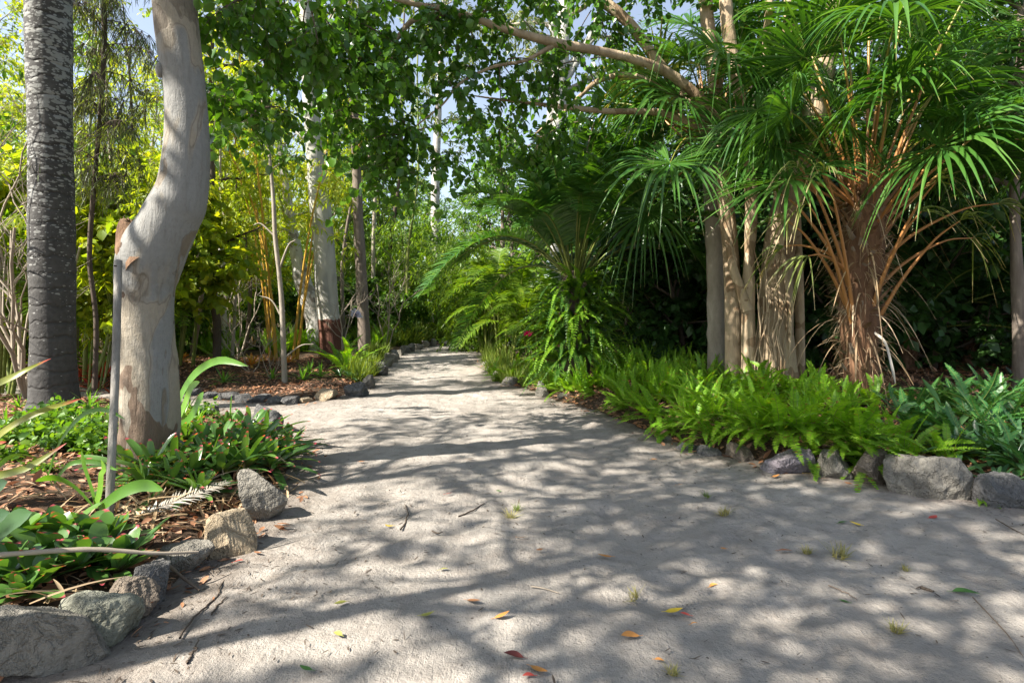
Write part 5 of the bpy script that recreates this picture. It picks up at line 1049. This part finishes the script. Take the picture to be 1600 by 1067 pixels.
ribbons(m_, curve(np.column_stack([p, z_]), D, L_, r0.uniform(-.15, .3, n), 4), nrm(np.cross(D, UP+r0.normal(0, .35, (n, 3))))[:, None], A([.3, 1, .8, .05])[None]*(L_*r0.uniform(.1, .24, n))[:, None], .2)
tag(m_.build('leaf_litter', M['litter']), 'dry brown and reddish leaf litter covering the planting beds', 'leaf litter', kind='stuff')
p, d, r0 = scatter(95000, -7, 8, 1.8, 13, lambda d, p, r: (d < .08) & (np.abs(p[:, 0]/p[:, 1]) < 1.0) & (r.random(len(d)) < (.10+.9*np.exp(d/.30))*np.clip(.55+1.3*vnoise(np.column_stack([p, 0*d]), 77, 3), .05, 1.2)), 501)
n = len(p); z_ = und(p[:, 0], p[:, 1])+.008+sst(0, .15, d)*.05; m_ = MB(); D = nrm(rdir(r0, n)*A([1, 1, .12])); L_ = r0.uniform(.008, .045, n)
ribbons(m_, curve(np.column_stack([p, z_]), D, L_, 0, 3), nrm(np.cross(D, UP))[:, None], (A([.6, 1, .4])*.0028)[None]*r0.uniform(.5, 2, (n, 1)))
tag(m_.build('twig_debris', M['darkwood']), 'dark specks of twig and bark debris scattered on the sand', 'debris', kind='stuff')
# dead straps and stalks under the bromeliads
r0 = np.random.default_rng(502); m_ = MB()
for (px, py, n) in ((300, 790, 60), (240, 790, 60), (360, 770, 50), (420, 755, 40), (200, 820, 30), (90, 950, 26), (60, 780, 30), (150, 810, 30), (270, 830, 30)):
    c0 = gq(px, py); p = c0+r0.normal(0, 1, (n, 3))*A([.16, .16, 0]); p[:, 2] = hgt(p[:, 0], p[:, 1])+r0.uniform(.01, .10, n); D = nrm(rdir(r0, n)*A([1, 1, .3]))
    ribbons(m_, curve(p, D, r0.uniform(.1, .36, n), .18, 6), nrm(np.cross(D, UP+r0.normal(0, .3, (n, 3))))[:, None], A([.004, .007, .007, .006, .004, .001])[None]*r0.uniform(.4, 1.5, (n, 1)), .4)
tag(m_.build('dead_leaf_straw', M['deadstrap']), 'tangle of dead straw coloured leaf straps under the bromeliads', 'dead leaves', kind='stuff')
l_ = MB(); r_ = MB(); r0 = np.random.default_rng(503); b_ = gq(205, 822, .05); t_ = gq(335, 792, .14)
frond(l_, r_, b_, t_-b_, np.linalg.norm(t_-b_)*1.15, -.0, 34, .17, .011, r0, .1, vee=.25, ldroop=.2, rr_=.006)
df = thing('dead_palm_frond', 'grey dead palm frond lying on the straw beside the tan boulder', 'palm frond', tuple(b_)); l_.build('leaflets', M['grey_dead'], df); r_.build('rachis', M['twig'], df)
# fallen pole and sticks
def stick(name, label, pts, r, mat='twig', cat='stick', n=18, kink=.0, seed=1):
    Q_ = smooth_path(np.array(pts), n); r0 = np.random.default_rng(seed); Q_ = Q_+r0.normal(0, kink, Q_.shape)*A([1, 1, .2]); m_ = MB(); tubes(m_, Q_[None], (r*np.interp(np.linspace(0, 1, n), [0, .5, 1], [1, .9, .5])*(1+.08*np.sin(np.arange(n)*2.1)))[None], 9)
    return single(name, m_, M[mat], Q_[0], label, cat)
stick('fallen_branch', 'long straight pale stick lying across the glossy bromeliads to the tan boulder', [W(-60, 872, 2.62), W(60, 862, 2.68), W(150, 858, 2.76), W(240, 864, 2.86), W(310, 862, 2.98)], .0125, 'paletwig', n=30)
def gs(px, py, h=.006): q = gp(px, py); return q+UP*h
stick('stick', 'pale stick running from the long stick down between the bromeliads and the rocks', [W(120, 872, 3.0), W(128, 895, 2.95), W(140, 912, 2.9), W(160, 920, 2.85)], .006, 'paletwig')
stick('stick', 'thin white stalk hanging over the rocks at the lower left', [W(128, 842, 3.0), W(150, 872, 2.95), W(185, 912, 2.8), W(215, 945, 2.75)], .0035, 'paletwig')
stick('stick', 'dark twisted stick on the sand right of the lower left rocks', [gs(280, 1000), gs(305, 965), gs(330, 945), gs(345, 918), gs(350, 908)], .005, 'darkwood', kink=.004)
stick('stick', 'short dark twig right of the dark twisted stick', [gs(330, 964), gs(342, 948), gs(354, 936)], .004, 'darkwood', kink=.003)
stick('stick', 'short dark twig near the bottom edge at the left', [gs(292, 1040), gs(302, 1022), gs(310, 1003)], .005, 'darkwood', kink=.004)
stick('stick', 'broken brown stick at the end of the long pale stick', [gs(262, 898, .05), gs(285, 912, .04), gs(312, 925, .01)], .009, 'twig')
stick('stick', 'curved brown twig standing out on the sand left of centre', [gs(626, 830), gs(634, 818), gs(637, 802), gs(633, 790)], .006, 'darkwood', kink=.002)
stick('stick', 'straight brown twig on the sand at the centre of the path', [gs(717, 812), gs(735, 804), gs(757, 790)], .006, 'darkwood', kink=.002)
stick('stick', 'pale straight stalk on the sand at lower centre', [gs(830, 926), gs(852, 930), gs(874, 937)], .004, 'paletwig')
stick('stick', 'small curled twig on the sand left of centre', [gs(675, 834), gs(684, 838), gs(692, 836)], .005, 'darkwood')
stick('stick', 'long thin brown stalk joined to the green leaf at the right', [gs(1520, 932), gs(1545, 958), gs(1575, 990), gs(1598, 1022)], .003, 'twig')
stick('stick', 'reddish brown twig right of centre on the shaded sand', [gs(1295, 915), gs(1318, 924), gs(1340, 936)], .003, 'twig', kink=.003)
stick('stick', 'dark knobbly bit of bark on the right of the path', [gs(1440, 918), gs(1450, 921), gs(1460, 924)], .008, 'darkwood', kink=.002)
stick('stick', 'thin dark twig near the right edge of the view', [gs(1556, 818), gs(1580, 832), gs(1600, 842)], .004, 'darkwood')
# fallen leaves, one object each
FLV = [(945, 877, .085, 'orange', 'plump orange leaf lying centre of the path'), (740, 948, .075, 'brown', 'narrow orange brown leaf lying left of centre near the bottom'), (784, 972, .075, 'orange', 'curled orange leaf right of the narrow orange brown leaf'), (803, 1034, .08, 'maroon', 'dark maroon leaf near the bottom centre'), (842, 1052, .08, 'orange', 'rusty orange leaf at the bottom edge beside the maroon leaf'), (826, 1064, .05, 'red', 'bright red leaf cut by the bottom edge'), (1228, 864, .085, 'rust', 'rust brown leaf beside the wispy tuft on the right of the path'), (1130, 860, .04, 'orange', 'small orange leaf left of the rust brown leaf'), (1053, 963, .08, 'yellow', 'bright yellow leaf touching a pink leaf'), (1071, 968, .05, 'red', 'small pinkish red leaf touching the bright yellow leaf'), (1085, 982, .035, 'orange', 'tiny orange leaf below the yellow and pink pair'), (1317, 819, .07, 'green', 'green leaf lying next to a yellow leaf on the right'), (1336, 821, .07, 'yellow', 'yellow leaf lying right of the green leaf'), (1457, 815, .09, 'red', 'red leaf alone on the shaded sand at far right'), (1510, 926, .12, 'green', 'large dark green leaf with a long stalk near the right edge'), (1319, 940, .05, 'green', 'small green leaf on the shaded sand lower right'), (985, 1006, .09, 'orange', 'pale orange leaf in a sun patch at the bottom'), (668, 968, .065, 'olive', 'yellow green leaf on the sand at lower left of centre'), (608, 823, .06, 'yellow', 'small yellow leaf left of the curved twig'), (436, 827, .09, 'brown', 'brown curled leaf beside the tall grey boulder'), (275, 948, .075, 'yellow', 'upturned bright yellow leaf by the lower left rocks'), (735, 720, .08, 'brown', 'brown leaf on the sand in the upper middle of the path'), (701, 775, .06, 'red', 'reddish leaf in a sun patch left of centre'), (816, 848, .06, 'orange', 'thin orange leaf at the centre of the path'), (843, 868, .05, 'brown', 'small curled brown leaf right of the thin orange leaf'), (779, 770, .05, 'green', 'small dark green leaf at the centre of the path'), (478, 1053, .06, 'green', 'green leaf near the bottom edge at the left'), (1115, 918, .05, 'orange', 'small dull orange leaf in the lower right sun patches'), (1062, 756, .06, 'orange', 'orange leaf on the sand below the narrow end of the fern bed'), (166, 1030, .07, 'olive', 'olive and red leaf on the litter below the lower left rocks'), (292, 926, .06, 'olive', 'yellow green leaf tucked under the broken brown stick'), (532, 950, .06, 'olive', 'dull olive leaf on the sand left of the narrow orange brown leaf'), (528, 1000, .05, 'olive', 'dull olive leaf near the bottom at left of centre'), (608, 657, .08, 'yellow', 'yellow leaf far up the path'), (742, 657, .08, 'orange', 'orange leaf far up the middle of the path'), (565, 725, .06, 'brown', 'brown leaf beyond the bromeliad shadow'), (1212, 748, .07, 'orange', 'orange leaf at the foot of the spilling ferns'), (1262, 745, .06, 'yellow', 'yellowish leaf against the right edging stones'), (1022, 716, .06, 'orange', 'orange leaf on the sand below the low dark rocks'), (693, 898, .05, 'olive', 'faint olive leaf near a small twig left of centre'), (372, 880, .05, 'red', 'pinkish leaf near the tan boulder'), (1030, 1040, .04, 'orange', 'small orange leaf near the bottom right of centre')]
LC = dict(orange=(.62, .27, .07), brown=(.36, .17, .08), maroon=(.15, .035, .03), red=(.55, .08, .06), rust=(.42, .13, .04), yellow=(.72, .50, .04), green=(.07, .17, .035), olive=(.34, .33, .07))
LMt = {k: leafcol('fallen_leaf_'+k, v) for k, v in LC.items()}
r0 = np.random.default_rng(510)
for px, py, L_, c, lb in FLV:
    p = gp(px, py) if px > 300 or py < 900 else gq(px, py); p = p+UP*.008; a = r0.uniform(-.6, .6)+(pi if r0.random() < .5 else 0); D = A([cos(a), sin(a), .06]); K = 9
    P_ = curve([p-D*L_/2], [D], L_, r0.uniform(-.22, .05), K); P_[..., 2] -= P_[..., 2].min()-p[2]; P_[0, :, 1] += .15*L_*np.sin(np.linspace(0, 3, K))*r0.normal()
    m_ = MB(); sd_ = nrm(np.cross(D, UP)+UP*r0.normal(0, .25)); ribbons(m_, P_, sd_[None, None], (L_*r0.uniform(.15, .23)*A([.06, .5, .85, 1, 1, .9, .7, .4, .03]))[None], .25)
    tubes(m_, np.array([[P_[0, 0], P_[0, 0]-D*L_*.1, P_[0, 0]-D*L_*.2]]), A([[.0012, .0012, .001]]), 4)
    single('fallen_leaf', m_, LMt[c], p, lb, 'leaf')

# flowers
def blossom(px, py, Y, label, cols, n, size, seed):
    r0 = np.random.default_rng(seed); top = W(px, py, Y); b = A([top[0], top[1], float(hgt(top[0], top[1]))]); t = thing('flowering_plant', label, 'flower', tuple(b))
    s_ = MB(); tubes(s_, np.array([[b, (b+top)/2+A([.02, 0, 0]), top]]), A([[.008, .007, .005]]), 6); rosette(s_, b, 14, .5, .035, r0, 20, 75, .3); s_.build('stem', M['strap'], t)
    m_ = MB(); D = rdir(r0, n, -.3, 1); ribbons(m_, curve(np.repeat([top], n, 0), D, size*r0.uniform(.6, 1.1, n), .2, 5), nrm(np.cross(D, rdir(r0, n)))[:, None], (size*A([.05, .16, .2, .14, .02]))[None], .2); m_.build('petals', cols, t)
blossom(825, 522, 11.6, 'bright magenta flower standing beside the hanging ferns of the palm trunk', leafmat('magenta_petal', (.65, .02, .16), (.75, .03, .25), trans=.3, tcol=(1.4, .6, .8)), 30, .13, 1)
blossom(556, 492, 15.5, 'pale lilac flower head between the white gum and the slim brown tree', leafmat('lilac_petal', (.6, .6, .75), (.7, .7, .85), trans=.3, tcol=(1, 1, 1)), 46, .22, 2)

# car glimpsed beyond the left garden
def car(loc, rz, label):
    t = thing('parked_car', label, 'car', loc); c, s_ = cos(rz), sin(rz)
    def loft(secs):
        V = np.array(secs, float); V = np.stack([V[..., 0]*c-V[..., 1]*s_, V[..., 0]*s_+V[..., 1]*c, V[..., 2]], -1)+A(loc); m_ = MB(); m_.grid(V[None], 0., wrap=True); return m_
    def sec(x, w, z0, z1, tuck=.9): return [(x, -w*.96, z0), (x, -w, (z0+z1)/2), (x, -w*tuck, z1), (x, w*tuck, z1), (x, w, (z0+z1)/2), (x, w*.96, z0)]
    loft([sec(-2.15, .3, .5, .55), sec(-2.1, .8, .3, .85), sec(-1.6, .87, .25, .95), sec(0, .88, .25, .97), sec(1.0, .87, .25, .93), sec(1.8, .84, .28, .78), sec(2.12, .72, .35, .65), sec(2.18, .3, .45, .5)]).build('body', simple('white_paint', (.62, .66, .70), .25, .6, .03), t)
    loft([sec(-1.75, .72, .93, .95), sec(-1.2, .70, .94, 1.38, .85), sec(.1, .70, .94, 1.44, .85), sec(.95, .70, .92, .94)]).build('windows', simple('car_glass', (.10, .14, .18), .08, .8, .05), t)
    loft([sec(-1.15, .60, 1.385, 1.40), sec(-.6, .61, 1.40, 1.47), sec(.05, .61, 1.42, 1.48), sec(.12, .58, 1.44, 1.45)]).build('roof', simple('roof_paint', (.62, .66, .70), .25, .6, .03), t)
    for x_ in (-1.35, 1.35):
        for y_ in (-.8, .8):
            m_ = MB(); p0 = A([x_*c-y_*s_, x_*s_+y_*c, .32])+A(loc); ax = A([-s_, c, 0])*.11
            tubes(m_, np.array([[p0-ax*.99, p0-ax, p0+ax, p0+ax*1.01]]), A([[.02, .32, .32, .02]]), 20); m_.build('wheel', simple('tyre', (.02, .02, .02), .8), t)
car((float(at(25, 27)[0]), 27., .12), .5, 'pale car parked beyond the garden, glimpsed left of the grey palm')
